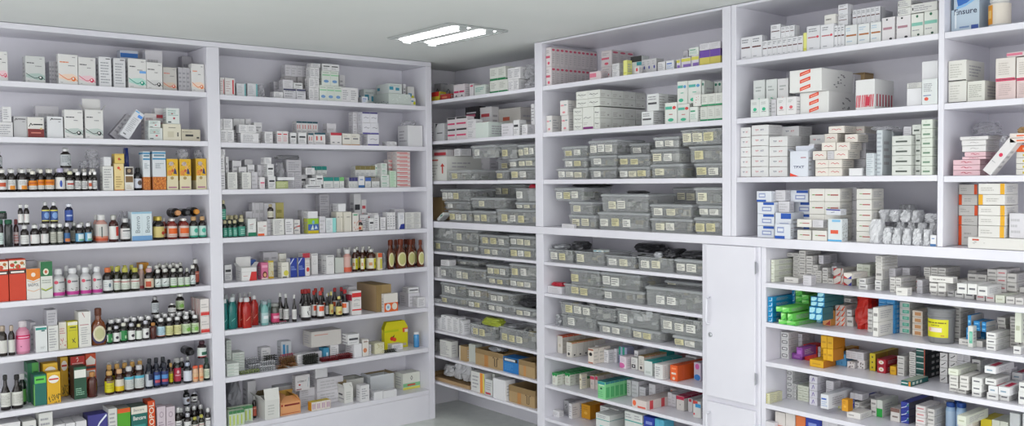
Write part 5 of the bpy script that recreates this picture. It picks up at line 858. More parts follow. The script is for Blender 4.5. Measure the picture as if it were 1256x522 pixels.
# --- narrow cupboard with two doors
Q = unit('cupboard', 'narrow closed white cupboard with two doors beneath the ledge', 'cupboard', (BX+.16, -(c0+c1)/2, 0))
slab(WB, c0, c1, .0, DB-.009, 0, CB-.001, 'carcass', Q)
CHR = mat('#b9bbc0', .3, metal=.7)
def door(z0, z1, hz0, hz1, lock):
    a0, a1 = c0+.022, c1-.017
    d = slab(WB, a0, a1, -.019, -.001, z0, z1, 'door', Q, c=.002)
    w = a1-a0
    mb = MB(); x = -w/2+.022
    mb.tube([(x, -.010, hz0), (x, -.034, hz0+.004), (x, -.037, hz0+.014), (x, -.037, hz1-.014), (x, -.034, hz1-.004), (x, -.010, hz1)], .0048, mat('#dcdce4', .35))
    mb.lathe([(.009, hz0-.001), (.009, hz0+.001)], mat('#dcdce4', .35), 10)
    mb.obj('handle', d)
    if lock:
        mb = MB(); R = Matrix.Rotation(math.pi/2, 3, 'X'); n0 = len(mb.v)
        mb.lathe([(.011, 0), (.011, .004), (.008, .005), (.0075, .009)], CHR, 18)
        mb.box(-.0008, .0008, -.005, .005, .009, .0095, mat('#333333', .5))
        mb.v = [tuple(R @ Vector(v)+Vector((x+.004, -.0088, lock))) for v in mb.v]; mb.obj('lock', d)
    for z in (.10, (z1-z0)-.12):
        mb = MB(); mb.box(w/2-.001, w/2+.006, -.0095, .004, z, z+.05, CHR, .001); mb.tube([(w/2+.0035, -.009, z-.003), (w/2+.0035, -.009, z+.053)], .0035, CHR)
        for q in (.012, .038): mb.box(w/2+.001, w/2+.005, -.0105, -.009, z+q-.002, z+q+.002, mat('#888b90', .3, metal=.8))
        mb.obj('hinge', d)
zt = WB.inv(898, 301, 0)[1]; zm1 = WB.inv(895, 489, 0)[1]; zm2 = WB.inv(895, 496, 0)[1]
h0, h1 = WB.inv(871, 396, 0)[1], WB.inv(871, 363, 0)[1]; lk = WB.inv(872, 409, 0)[1]
door(zm1, zt, h0-zm1, h1-zm1, lk-zm1)
door(.10, zm2, zm2-.10-.19, zm2-.10-.05, 0)
# --- ceiling lights: recessed trays with two tubes
LAMP = [mat('#ffffff', .5, emit=14), mat('#fffefc', .5, emit=36)]
TRAY = mat('#b4b8b8', .4)
def ceil_at(px, py): d = ray(px, py); q = (CZ-CAMZ)/d.z; return Vector((d.x*q, d.y*q, CZ))
def ceiling_light(cx, cy, label, seen=True, ln=.60, wd=.56, rz=0, pw=55):
    o = link('ceiling_light', None, None, (cx, cy, CZ), rz); tag(o, label, 'ceiling light', None if seen else 'added ceiling lights out of view')
    mb = MB(); e = .018
    for x0, x1, y0, y1 in ((-wd/2, wd/2, -ln/2, -ln/2+e), (-wd/2, wd/2, ln/2-e, ln/2), (-wd/2, -wd/2+e, -ln/2+e, ln/2-e), (wd/2-e, wd/2, -ln/2+e, ln/2-e)):
        mb.box(x0, x1, y0, y1, -.008, -.0005, TRAY, .001)
    mb.box(-wd/2+e, wd/2-e, -ln/2+e, ln/2-e, -.004, -.0005, TRAY); mb.obj('tray', o)
    for s in (-1, 1):
        mb = MB(); n = 12; r = wd*.13; x = s*wd*.22; L = ln/2-e-.01
        for i in range(n):
            a, b = math.pi*i/n, math.pi*(i+1)/n
            mb.quad([(x+r*math.cos(t), y, -.005-.008*math.sin(t)) for t, y in ((a, -L), (b, -L), (b, L), (a, L))], LAMP[0 if seen else 1], True)
        mb.obj('diffuser', o)
        for y in (-L, L):
            mb = MB(); mb.box(x-r*.5, x+r*.5, y-.006, y+.006, -.026, -.005, TRAY, .001); mb.obj('tube_holder', o)
    return o
# --- lights
ceiling_light(2.90, 4.08, 'square ceiling light with two bright white tubes, near the shelf corner', True, .60, .40, 0, 20)
for x, y in ((1.9, 2.6), (1.9, 1.3), (-.6, 1.7), (.2, -.7), (1.5, -.8), (2.6, -.9)):  # unseen fixtures, added to brighten the shelf bays and the corner
    ceiling_light(x, y, 'unseen ceiling light of the same two-tube kind, added to brighten the shelves', False, .60, .40, 0, 34)
w = bpy.data.worlds.new('world'); SC.world = w; w.use_nodes = True
w.node_tree.nodes['Background'].inputs[0].default_value = (.985, .99, 1, 1); w.node_tree.nodes['Background'].inputs[1].default_value = 4.0
SC.view_settings.exposure = -0.83
run('''
@ A1 1 0 54
swp -40 72 72
swg 245 440 118 d=.07
gy 478 560 170 n=3 t=.08 d=.12
swo 568 760 100 d=.11
swp 765 935 130
wn 968 1090 125
wn 1112 1228 138
/ 110 54
bbar 295 475 62 t=.16
swt 375 552 145
swk 555 712 180
w2 545 712 62 t=.11
swc 715 852 228 t=.045
gy 868 985 230 n=3 t=.05 d=.14
swo 992 1140 195
gy 905 1062 122 t=.22
@ A1 2 0 115
w -30 125 275
w 20 110 125 yb=270
sg 130 262 220 t=.04
srd 268 430 228
swt2 460 618 222
w2 345 575 120 t=.16
swd 628 812 155
swdo 832 1010 155
/ 110 115
lbl 300 530 160 tilt=33 w=.055 h=.165 d=.045
gy 215 420 190 tilt=40 w=.05 h=.15 t=.1 d=.05
smx 575 715 332
smx 578 695 260 yb=332 t=.035
pb 535 655 190 t=.1
cr 718 895 295
smx 752 880 140 yb=292 t=.04
wr 637 735 140 t=.14
flc 900 1085 348
@ A1 3 0 176
bwr -25 70 245
bwo 75 160 245
bwo 175 275 245
bog 285 368 262
bog 372 437 247
bog 440 540 245
bbl 548 648 238
brt 652 730 265
bwp 735 800 272
bwp 802 866 275
bwr 868 905 268
bwp 908 958 268
bst 597 708 38 yb=240
bst -60 28 70 yb=245
bwr 60 960 240 n=10 t=.11 d=.055
bwp 60 960 245 n=10 t=.19 d=.055
clr 790 870 165 yb=250 t=.09
clr 870 990 150 yb=250 t=.09
clr 850 990 60 yb=165 t=.1
ptx 1008 1110 222
pl 985 1088 130 yb=222 t=.035
hon 1118 1215 195
hon2 1125 1218 98 yb=195 t=.035
/ 110 176
blu 345 400 40 t=.12
brl 342 430 226
bbk 440 522 235
oat 496 590 75 t=.03
oat 614 745 72
fru 755 865 148
fru 880 992 150
fru 1042 1150 146
clr 870 990 55 yb=145 t=.06
clr 1050 1130 60 yb=145 t=.06
fru 1000 1040 148 t=.11
@ A1 4 0 240
bgl -30 38 232
bgj 42 132 232
bgj -15 76 150 yb=232
bdr 130 188 228 t=.06
bwh 190 290 285
btri 298 396 280
btri 400 484 270
bgr 495 558 270
bgr 560 626 270
bbo 630 694 262
bb2 745 830 275
bb2 835 905 262
btri 175 230 80 yb=275
btri 232 292 80 yb=275
byb 410 490 55 yb=262
byb 492 575 55 yb=262
bbb 640 725 72 yb=262
bgr 300 920 262 n=8 t=.1 d=.05
bor 945 1070 185
bor 915 975 185 t=.11
brd 1075 1170 185
/ 110 240
bws 308 408 218
clr 290 400 150 t=.16 d=.07
ben 410 610 155 d=.07
byl 634 745 200
byl 620 670 200 t=.1
boj 772 872 218
boj 888 988 216
boj 705 760 220 t=.09
boj 760 840 215 t=.1
boj 870 950 215 t=.1
btl 990 1074 202
btl 1078 1160 200
ly1 822 920 112 yb=205
ly3 925 1005 118 yb=205
ly2 1010 1100 115 yb=205
@ A1 5 0 308
redf -80 78 90
redf 84 250 75
bad 256 392 168
grt 394 512 98
gy 248 360 92 t=.12
bmg 515 645 175
bmg 660 785 165
bmg 792 906 157
bmg 910 1010 150
bmg 620 690 140 t=.1
bmg 745 812 132 t=.1
bmg 862 925 125 t=.1
/ 110 300
boc 135 240 225
byc 240 305 215
byc 308 405 225
byc 408 500 225
byc 190 450 205 n=4 t=.09
bpc 480 542 192 t=.09
och 490 580 175 t=.2
bo2 546 640 230
bwl 645 708 240
bwl 710 790 232
bgn 795 866 230
bgn 870 934 228
bgn 936 988 228
bwl 990 1045 195
brk 1010 1082 138 t=.1
bwl 560 900 195 n=5 t=.1
bwl 660 930 175 n=4 t=.19
@ A1 6 0 370
bbr -20 76 235
bbr 80 150 230
bpk 160 302 190
tlt 345 462 238
ptx 470 572 232
gy 440 560 78 yb=228 t=.035 d=.09
rsc 574 652 198 t=.05
yel 656 762 190 t=.03
plt 768 890 95 t=.03
bam 896 1046 62
gy 295 350 200 t=.1 d=.12
/ 110 358
bgd 162 230 345
bwk 232 302 330
bgd 304 376 300
bwk 380 455 305
bgw 457 520 312
bwk 522 592 280
bbp 598 664 300
blb 668 750 255
bcy 752 828 248
bcy 832 908 235
bg2 912 1004 230
bg2 1006 1082 222
rwb 1086 1190 65 m=2 k=3
bwp 180 620 250 n=6 t=.09 k=2
bwp 640 1060 200 n=6 t=.09 k=2
bst 612 690 45 yb=200 t=.09
bwp 780 858 108 yb=230 t=.08
bg2 855 940 12 yb=190 t=.13
@ A1 7 0 430
bga 5 108 240
bga 112 232 238
bgx 178 262 225 t=.1
heg 330 455 232
gb 268 378 115 t=.14 d=.09
rvt 457 592 208
rvt 590 665 60 t=.17
rvt 418 565 120 t=.11
rdt 690 830 50 t=.14
gwb 722 848 155 t=.04
ort 835 940 25 t=.15
bbp 865 965 210 t=.03
/ 110 415
byw 155 250 320
by2 255 346 300
bsk 348 442 275
bsk 446 546 262
bnv 552 628 250
bnr 632 700 245
bnr 705 780 240
byw 780 822 240 t=.07
bcr 820 906 190 t=.05
bbs 930 1014 235
bos 1016 1074 268
bos 1076 1122 260
bdg 1125 1200 190
byw 160 540 240 n=5 t=.1
bsk 160 540 215 n=5 t=.17
bnv 560 760 190 n=3 t=.1
bwp 820 1000 185 n=3 t=.15
bnv 760 820 205 t=.17
brc 1070 1160 25 yb=195
ly3 960 1050 60 yb=190 t=.12
@ A1 8 0 457
ptx 220 355 470 d=.12
ptx 380 516 388 d=.10
w 525 640 505 d=.16
w 645 740 490 d=.16
w 745 850 470 d=.16
bpu 858 1055 405 t=.05 d=.1
w -20 200 490 d=.14
/ 110 457
ptx 172 268 350 d=.12
gor 270 398 345
bnc 405 565 325 t=.03
nic 568 640 272 t=.035
lil 660 745 330 t=.03
lil 750 836 330
bwp 842 912 340
bwk 935 1006 398
byc 1010 1072 435
byc 1078 1130 410
bws 1140 1215 345
bwp 870 1130 330 n=4 t=.1
bwp 990 1200 270 n=3 t=.2
bbk 925 990 160 yb=330 t=.13
bwk 1000 1070 190 yb=330 t=.17
''')
run('''
@ A2 1 266 70
rvs 30 73 200
rvs 78 175 205
wtv 195 285 258
wtv 300 400 258
clr 405 490 262 t=.06
w 560 650 340
nvs 652 775 305 t=.04 d=.09
nvs 782 872 310 d=.12
wk 760 842 252 yb=310 t=.035
gy 585 645 235 t=.09
w2 648 755 222 yb=305 t=.05
bks 670 905 192 n=4 t=.14
w2 670 905 82 yb=190 n=4 t=.145
w 905 1000 300 n=2
w 905 1022 205 yb=300 n=2
w 915 1005 100 yb=205 n=2
w 925 1015 62 yb=100
gov 1005 1225 280 n=3
gov 1030 1195 135 yb=280 n=2
wk 1035 1200 68 yb=135 n=2
/ 371 70
w 385 545 300 n=2
w 362 418 175 t=.12
wb 585 642 388
lgw 845 1060 358
tlb 845 975 260 yb=358
tlb 700 840 300 t=.1
wyl 1062 1110 400
wyl 1030 1098 288 t=.1
w 978 1024 262 t=.12
@ A2 2 266 125
w 35 168 270 n=2
w 32 58 165 yb=268
w 62 155 165 yb=268
w 235 410 305
w 218 385 222 yb=305 n=2
w 362 442 200 t=.1
wk 160 275 165 n=2 t=.12
w 280 340 165 t=.14
w 470 548 290
wr 590 700 285 n=2
wk 722 780 300
wk 800 880 300
tre 895 948 305 t=.04
tre 950 1065 300
tre 780 990 190 n=4 t=.12 m=2
w2 1080 1170 210 t=.1
rtp 1115 1225 300
/ 371 125
wor 392 562 310 n=2
wpb 640 750 318
wpb 588 748 205 yb=315 n=2
wpt 586 736 100 yb=205 n=2
w2 495 578 100 n=2 m=3 t=.1
w 828 925 388 n=2
pl 1035 1178 230 d=.13
clr 1005 1140 178 yb=230 t=.04
@ A2 3 266 178
w 35 80 262
w 35 76 100 yb=260
w 38 82 38 yb=100
w 84 115 110 t=.09
ptx 105 200 265
ptx 248 335 265
w 150 240 150 t=.12
w 215 292 212 t=.09
w 300 370 190 t=.1
w 272 350 138 t=.17
w2 338 400 260 t=.06
wpk 405 470 312
w2 400 470 190 t=.1 n=2
wk 505 575 305
wk 495 560 185 yb=305
w 468 535 118 yb=185
olv 580 700 352
pl 598 762 312 yb=350
gy 692 832 262 n=2 m=2 t=.06
gy 675 828 142 yb=262 t=.07
clr 600 690 170 yb=300 t=.07
gbg 590 850 95 yb=145 t=.1
wsq 875 1028 385
wk 850 925 288 t=.06
wk 912 972 322 yb=385
wk 975 1042 295 yb=385
w 872 960 220 yb=290 t=.07
ttc 1045 1142 312
ttc 1146 1200 312
gtc 1204 1248 312
ttc 930 1078 205 n=3 t=.12 m=2
/ 371 178
ptc 455 542 315 n=3
wbl 548 608 302
btc 615 672 315
gtp 680 755 318 n=2
otc 518 712 202 n=4 t=.1 m=2
wg 712 765 190 t=.1 m=2
wg 772 852 290 m=2
wg 775 830 175 yb=290 t=.04 m=2
lgn 856 920 250
rst 925 1055 52 m=9
rst 842 920 140 t=.1 m=7
rst 875 922 50 yb=140 t=.105 m=2
@ A2 4 266 232
btg 62 108 305
btg 110 156 302
btg 158 210 300
btg 214 292 285
btg 80 270 255 n=4 t=.09
btg 100 280 250 n=3 t=.16
btg 42 96 105 yb=275 t=.05
w2 283 346 215 t=.16
wgb 305 385 288
wo2 400 492 315
w2 492 550 292 t=.07
ptx 552 660 288
w 670 750 290
wrb 755 816 298 t=.05
w2 330 460 130 n=3 t=.16
bct 462 575 135 t=.16
bdb 508 566 145 yb=285 t=.04
yol 578 656 130 t=.16
gy 836 892 205 t=.1
clf 893 998 285
pl 895 990 215 yb=280
w2 1005 1065 265
wt2 1070 1170 280
/ 371 232
gy 165 262 45 m=3 t=.16
gy 270 346 140 m=2 t=.15
crm 410 480 220
pl 352 425 140 yb=218 t=.05
crm 332 405 220 n=2 t=.05
wgo 490 552 230
wk 505 572 40 t=.17
wr 580 626 100 t=.16
w 560 640 250 t=.08
bo2 554 602 300
wk 655 702 282
w 705 752 250
wr 640 745 232 n=3 t=.1
w 765 818 272
w 830 912 225 n=3
wbb 940 1000 225
ptx 1010 1162 225 n=2 m=3
w2 900 1000 195 t=.12 n=2
@ A2 5 266 290
wk 75 148 275 t=.12
wrco 242 390 302
btc 300 382 225 t=.15
pkc 435 502 255 t=.04
yfl 503 556 235 t=.06
gy 455 600 150 n=2 t=.14
wy2 635 706 250 t=.03
wy2 608 682 165 t=.12
blw 720 785 212
blw 800 862 207
wrd 866 912 225
rtp 840 912 160 t=.1
/ 371 285
tri 235 310 222 k=3 d=.06
tri 70 150 205 t=.08 k=2 d=.07
gyc 318 405 245 t=.05
bpg 342 402 160 t=.12
bpo 410 496 165
byr 500 552 158 t=.06
byr 555 642 160
byr 652 738 160
byr 520 700 135 n=3 t=.12
bpg 400 500 145 n=2 t=.18
ogc 735 782 200
clr 788 832 200 t=.06
amo 835 912 68
amo 930 1028 65
amo 1034 1112 68 t=.06
amo 1125 1216 70
amo 835 1216 64 n=5 t=.12
amo 860 1200 62 n=5 t=.19
@ A2 6 266 350
mwt 40 108 130
mwt 114 202 115
mwr 208 282 120 t=.05
mwr 256 348 118 t=.0
mwr 336 412 95 t=.07
mwt 60 200 85 n=2 t=.13
mwr 205 350 70 n=3 t=.15
mwl 425 516 155
jpk 546 628 172
bls 545 700 360 yb=375 t=.01 d=.05
blp 550 690 345 yb=362 t=.012 d=.045
mwl 420 560 140 n=2 t=.12
bwx 602 664 70 t=.1
bwx 660 716 80 t=.06
bwx 716 818 88
bcp 845 938 35
brw 936 990 50 t=.08
brw 986 1078 55
bwx 1070 1105 75 t=.1
byy 1100 1162 60 t=.07
byy 1175 1242 105
brw 820 1080 30 n=4 t=.15
/ 371 335
brx 398 468 160 t=.04
byy 260 326 195 t=.08
brx 300 430 140 n=2 t=.14
rwl 485 576 172
w2 450 520 130 t=.14 d=.1
brn 725 870 110 d=.26 t=.04
cor 800 936 196 t=.0 d=.035
w2 1040 1165 190 t=.1 d=.12
wsq 1040 1142 138 yb=190 t=.1
w 1130 1218 235
@ A2 7 266 405
wfl 98 216 322 m=4
wfl 92 142 92 t=.16 m=10 d=.08
wfl 150 272 215 t=.15 m=7 d=.09
blg 230 300 395 m=2 d=.05 t=.03
blg 300 430 385 m=3 d=.05 t=.03
bls 440 580 375 m=3 d=.05 t=.03
bls 330 450 330 m=4 d=.05 t=.1
bls 450 580 300 m=7 d=.05 t=.1
bls 280 420 260 m=5 d=.05 t=.2
blk 480 600 235 m=5 d=.05 t=.17
w 435 528 165 t=.24
wbt 630 732 105 t=.24
blo 600 700 362 m=2 d=.05 t=.03
blo 630 780 318 m=5 d=.05 t=.1
blp 640 780 272 m=5 d=.05 t=.17
blo 720 800 335 m=2 d=.05 t=.05
w 790 870 235 t=.1
/ 371 390
blk 30 166 395 m=4 d=.055 t=.03
blk 30 166 355 yb=395 m=4 d=.055 t=.03
w2 20 190 330 t=.12 d=.05
bl2 195 262 290 t=.1
w 270 355 258 t=.11 d=.08
big 85 380 120 yb=258 t=.1 d=.12
blr 200 360 380 m=4 d=.06 t=.04
blr 360 500 385 m=3 d=.06 t=.04
blr 250 420 350 yb=380 m=2 d=.05 t=.045
pl 500 582 252 t=.03 d=.12
wsq 445 556 155 yb=252 t=.03
fce 588 650 205 t=.03
w 652 674 258 t=.05
crs 710 802 240 t=.04 d=.09
w 880 986 252 t=.07
blk 810 930 335 m=2 t=.03 d=.04
clr 800 880 190 t=.17
ygf 880 1112 45 t=.03
bbo2 1108 1156 135 t=.06
@ A2 8 266 457
bun 112 275 92 t=.13 d=.15
gpk 118 352 330 n=6 t=.05 d=.04
gpk 118 270 365 n=4 t=.0 d=.04
brk 352 394 225 t=.1
pl 300 382 80 t=.22
obw 470 616 265 d=.16 b=452
obo 622 822 285 d=.13 b=408
ywb 928 1115 275 n=4 d=.05 b=362
gyl 590 775 125 t=.22 d=.08
pl 300 600 230 t=.24 d=.07
w2 785 962 150 m=2 d=.15 b=228
luk 770 912 20 yb=150 t=.13 d=.05
red 914 950 15 t=.18 d=.08
/ 371 440
w2 115 400 180 t=.14 m=2 d=.14
pl 125 245 85 yb=160 t=.16
obk 410 496 285 d=.16 b=430
obg 405 600 200 t=.17 d=.12
wnn 575 702 312 n=4 d=.05 b=372
w 570 656 255 yb=312 t=.01
obt 665 895 170 d=.14 b=320
pl 704 790 318 t=.0 d=.05
pl 792 926 305 t=.0 d=.05
rlt 862 980 140 t=.22 d=.09
ygd 985 1186 130 d=.14 b=290
''')
run('''
@ B1 1 515 75
yrd 60 188 305
rfl 200 295 322
sqg 140 205 220 t=.16
sqg 235 325 230 t=.16
pkb 330 438 226 n=2
pkt 442 480 214 t=.05
pkt 486 525 222 t=.05
wtg 535 640 232 t=.02
wtg 642 682 210 t=.05
wgl 685 860 185 n=2 d=.12
wgl 685 840 58 yb=185 n=2 d=.12
w 866 968 178 n=2 d=.14
w 850 985 62 yb=178 n=2 d=.14
clr 985 1115 165 d=.14
clr 985 1110 25 yb=165 d=.14
@ B1 2 515 115
w 60 145 290 t=.05
wkt 150 238 290
wkr 268 350 235 m=2
wkr 352 462 222 m=2
w 464 545 250 m=2
wkk 445 578 125 t=.2 m=2
wr 590 705 130 t=.2
mnt 545 672 278 d=.18
lbx 700 962 140 t=.24 d=.16
w2 800 912 290 t=.03
wk 916 972 255 t=.03
w 1000 1052 300
w 1056 1118 300 t=.05
w 1090 1124 98 yb=300 t=.03
@ B1 3 515 165
arw 60 262 215 d=.3
wrr 60 265 150 yb=215 t=.05
w 275 395 140 yb=215 n=2 t=.1 d=.12
w2 268 480 225 t=.15 d=.14
rdk 400 482 130 yb=225 t=.2
t1 268 492 345 t=.0
t1 500 720 345
t1 498 715 232 yb=345
t1 492 735 100 yb=232
td 735 865 345 t=.1
t2 870 1128 320
t2 950 1128 222 yb=320
t3 950 1128 92 yb=222
td 870 945 235 yb=320 t=.1
t1 780 945 90 yb=240 t=.06
@ B1 4 515 220
brt2 60 215 175 t=.12 d=.15
gnp 135 265 330 tilt=58 w=.02 h=.085 d=.06
t3 272 500 300
td 232 485 210 yb=300 t=.05
t3 195 480 92 yb=205
t2 508 735 305
td 490 832 175 yb=300
t2 415 752 45 yb=165
t3 740 1128 290
t2 925 1128 220 yb=290
ow 925 1128 85 yb=215
rdb 1050 1124 42 yb=90
td 840 920 180 t=.2
@ B1 5 515 270
td 100 300 195
ow 60 308 75 yb=185
t2 305 562 225
t1 308 562 88 yb=225
t2 572 862 255
t3 570 862 140 yb=255
t3 868 1128 262
t3 868 1128 148 yb=262
@ B1 6 515 315
w 60 182 90
t1 188 285 85
t2 290 640 105
t2 645 862 190
t3 645 862 78 yb=190
t3 868 1128 212
tw 868 1128 68 yb=212
tw 300 570 25 yb=100 t=.12
w 205 285 28 yb=85 t=.12
@ B1 7 515 315
t1 190 440 382
t2 192 440 255 yb=382
t2 445 645 412
tk 445 650 300 yb=412
t2 652 920 455
t2 652 922 345 yb=455
/ 515 370
t2 925 1128 58
stk 930 1125 -20 yb=58 t=.05
clw 60 185 -35 t=.02
@ B1 8 515 370
wn 60 205 140 n=2
wn 208 382 140 n=3
wn 395 425 180
clw 420 480 222 t=.05
o2 478 720 228 d=.2
o3 765 1128 270 d=.25
ylg 580 800 160 yb=215 t=.05
clr 845 905 240 yb=285 t=.05
w2 390 600 150 t=.2 d=.15
@ B1 9 515 370
ptx 60 185 375 t=.1
ptx 195 305 378
brt2 385 455 432
gyc 457 545 412 t=.05
/ 515 425
obb 545 815 40 d=.26
blbc 800 966 105
obc 970 1128 140 d=.26
sts 640 780 0 yb=60 t=.1
@ B1 10 515 425
trc 60 490 330 d=.25
clw 210 310 180 yb=300 t=.1
clw 300 390 160 yb=300 t=.1
clw 385 480 175 yb=300 t=.1
wog 500 632 248
wg 640 735 255 t=.1
wrl 640 712 320 t=.03
pl 716 838 318 t=.01
obb 875 1128 402 d=.3
w 800 870 490 t=.01 d=.03
@ B2 1 660 50
pks 34 130 68 m=2 k=11
pkf 505 615 300 t=.02 d=.06
pks 620 722 95 t=.19 m=2 k=3 d=.06
w 725 796 222 t=.03 m=2
wk 800 832 215 t=.05
yln 835 872 190 t=.01 d=.04
bkt 880 990 148 t=.03
rsq 945 990 250 t=.0 d=.028
wnb 1010 1160 178 n=3 t=.05
w 1175 1245 205
/ 740 35
wb 540 606 320
wb 614 692 312
pyl 718 752 300 t=.02
pyl 755 858 282
pyl 864 936 262
pyb 945 1150 205 n=2 k=2
wg 840 936 185 yb=262 t=.03
w2 945 1150 135 yb=205 n=2 k=2
w2 780 830 215 t=.15
@ B2 2 660 105
wpr 62 136 295 k=3
wpr 228 298 290 k=4
wpr 215 290 145 yb=290 k=2
wsc 345 432 220 m=3 k=4 d=.095
wsp 435 545 208
wsc 548 605 208 m=2 k=4 d=.095
w2 440 545 212 m=2 k=3 d=.095
wsc 372 605 48 yb=212 n=2 m=2 k=4 d=.095
wro 1015 1128 252 k=3
wro 1068 1182 80 yb=230 t=.032 k=3
/ 740 95
wq 603 722 245
wq 728 845 258
wq2 700 945 30 yb=250 n=2 t=.032
wts 950 1168 22 yb=250 n=6 t=.12 d=.12
wg 848 925 285 t=.02
sws 880 950 165 yb=285 t=.01 d=.03
wtb 950 1168 278 n=3
wtb 960 1168 155 yb=278 n=3 t=.02 d=.09
wg 850 950 270 t=.12 d=.1
@ B2 3 660 160
t3 172 478 365
t2 232 470 262 yb=365
t2 225 476 150 yb=262
t1 490 762 355
t1 490 764 238 yb=355
t3 485 768 90 yb=238
t3 775 1090 350
t2 775 1090 232 yb=350
td 870 1090 120 yb=232 t=.12
/ 740 155
t1 447 782 362
tw 440 738 215 yb=362
t2 480 738 95 yb=215
t2 880 1168 352
t1 830 1168 180 yb=352
o3 745 1168 25 yb=165 t=.0
@ B2 4 660 218
t2 290 562 360
t1 292 528 230 yb=360
t3 150 442 92 yb=225
stk 250 560 55 yb=100 t=.06 d=.2
t3 575 1080 335
t2 605 1075 155 yb=330
w2 232 352 452 t=.0 d=.02
/ 740 223
t2 445 868 355
t2 445 862 215 yb=355
t3 370 832 58 yb=205
t2 878 1168 345
t2 920 1168 225 yb=345
t1 878 1168 48 yb=218
stk 180 350 85 yb=110 t=.06
@ B2 5 660 285
o2 65 330 165
sts 70 240 115 yb=180 t=.03
stk 250 420 90 yb=165 t=.06
o1 345 640 190
tlb 540 640 170 yb=195 t=.05 d=.05
stk 660 960 130 yb=230 t=.08 d=.2
o2 648 950 228
/ 720 290
o2 480 840 205
stk 700 840 125 yb=200 t=.06 d=.15
sts 640 720 150 yb=200 t=.02
t2 845 1148 222
stk 860 1140 150 yb=222 t=.06 d=.15
@ B2 6 660 325
w2 55 228 205 d=.1
rdb 105 232 168 yb=205 t=.035
o2 240 618 200 d=.22
t1 300 602 42 yb=190
t1 622 1032 238
t2 600 992 65 yb=230
/ 720 335
t2 560 1148 150 d=.26
td 750 1148 80 yb=150 t=.13
@ B2 7 660 360
o1 215 560 225
sts 140 212 205 t=.03 d=.1
o3 203 752 112 yb=222
sts 540 750 95 yb=130 t=.05
t2 575 905 295
t2 912 1190 350
ow 755 1180 165 yb=300
/ 720 375
t2 828 1140 300
o3 695 1140 120 yb=275
sts 760 900 80 yb=130 t=.1
@ B2 8 660 400
wot 188 238 92 k=7 b=264
wyt 278 330 155 k=6 b=302
wbt2 490 542 215 k=3 b=366
w 600 690 225 n=2 k=3 b=352
wpr 560 620 190 n=2 k=3 b=330
w2 700 770 215 k=2 n=2 b=350
tlx 785 870 200 n=2 b=352
wpc 800 862 292 k=3 b=412
w 880 980 230 n=2 k=3 b=400
wsq2 912 976 305 k=4 b=422
wyt 985 1040 290 k=4 b=440
wtt 1040 1120 340 k=3 b=482
/ 720 415
tsl 585 630 155 t=.14
tsl 680 730 90 t=.26
wsd 662 742 250 k=5 b=397
wsd 745 800 235 k=4 b=395
org 815 888 262 k=5 b=415
rdc 770 900 190 t=.24 n=2 d=.12
wpp 978 1040 250 b=396
bpcc 1048 1116 235 b=412
w2 940 1000 170 t=.25 k=2
rdc 1010 1090 190 t=.2
@ B2 9 660 440
wgp 138 188 135 k=7 b=256
wgp 200 245 130 k=6 b=250
wgp 262 312 135 k=5 b=258
blq 185 230 60 t=.3
grn 425 480 185 k=5 b=277
wpt2 510 552 162 k=5 b=294
wy 405 425 150 t=.08 k=3
wpt2 560 584 165 k=4 b=300
mti 585 662 220 k=8 b=392
w2 665 780 150 t=.3 n=2 d=.09
w 870 908 205 k=3 b=350
w2 915 985 215 k=4 b=365
w2 992 1052 272 k=2 b=385
w2 1085 1150 245 k=4 b=380
wod 920 1062 400 k=3 b=498
wod 1062 1140 350 t=.08 k=2
/ 720 457
w2 730 775 152 k=4 b=280
w2 785 832 190 k=3 b=318
w2 830 872 210 k=3 b=330
wrt 876 952 225 k=4 b=368
wrs 990 1036 250 k=4 b=385
rbh 1040 1116 275 k=3 b=440
@ B2 10 660 457
w 132 205 368 d=.04 b=428
sqg 250 300 270 t=.15
w 300 330 300 t=.1 k=2
wrk 298 342 290 k=3 b=390
wr 345 402 305 k=4 b=432
ylo 425 510 310 k=6 b=440
wtl 566 700 405 d=.12
wtl 608 780 342 t=.14 n=2
wtl 850 1022 392 n=2 k=2
dbl 1036 1140 432
lb2 1145 1235 455 n=2
rdc 590 650 300 t=.25
''')
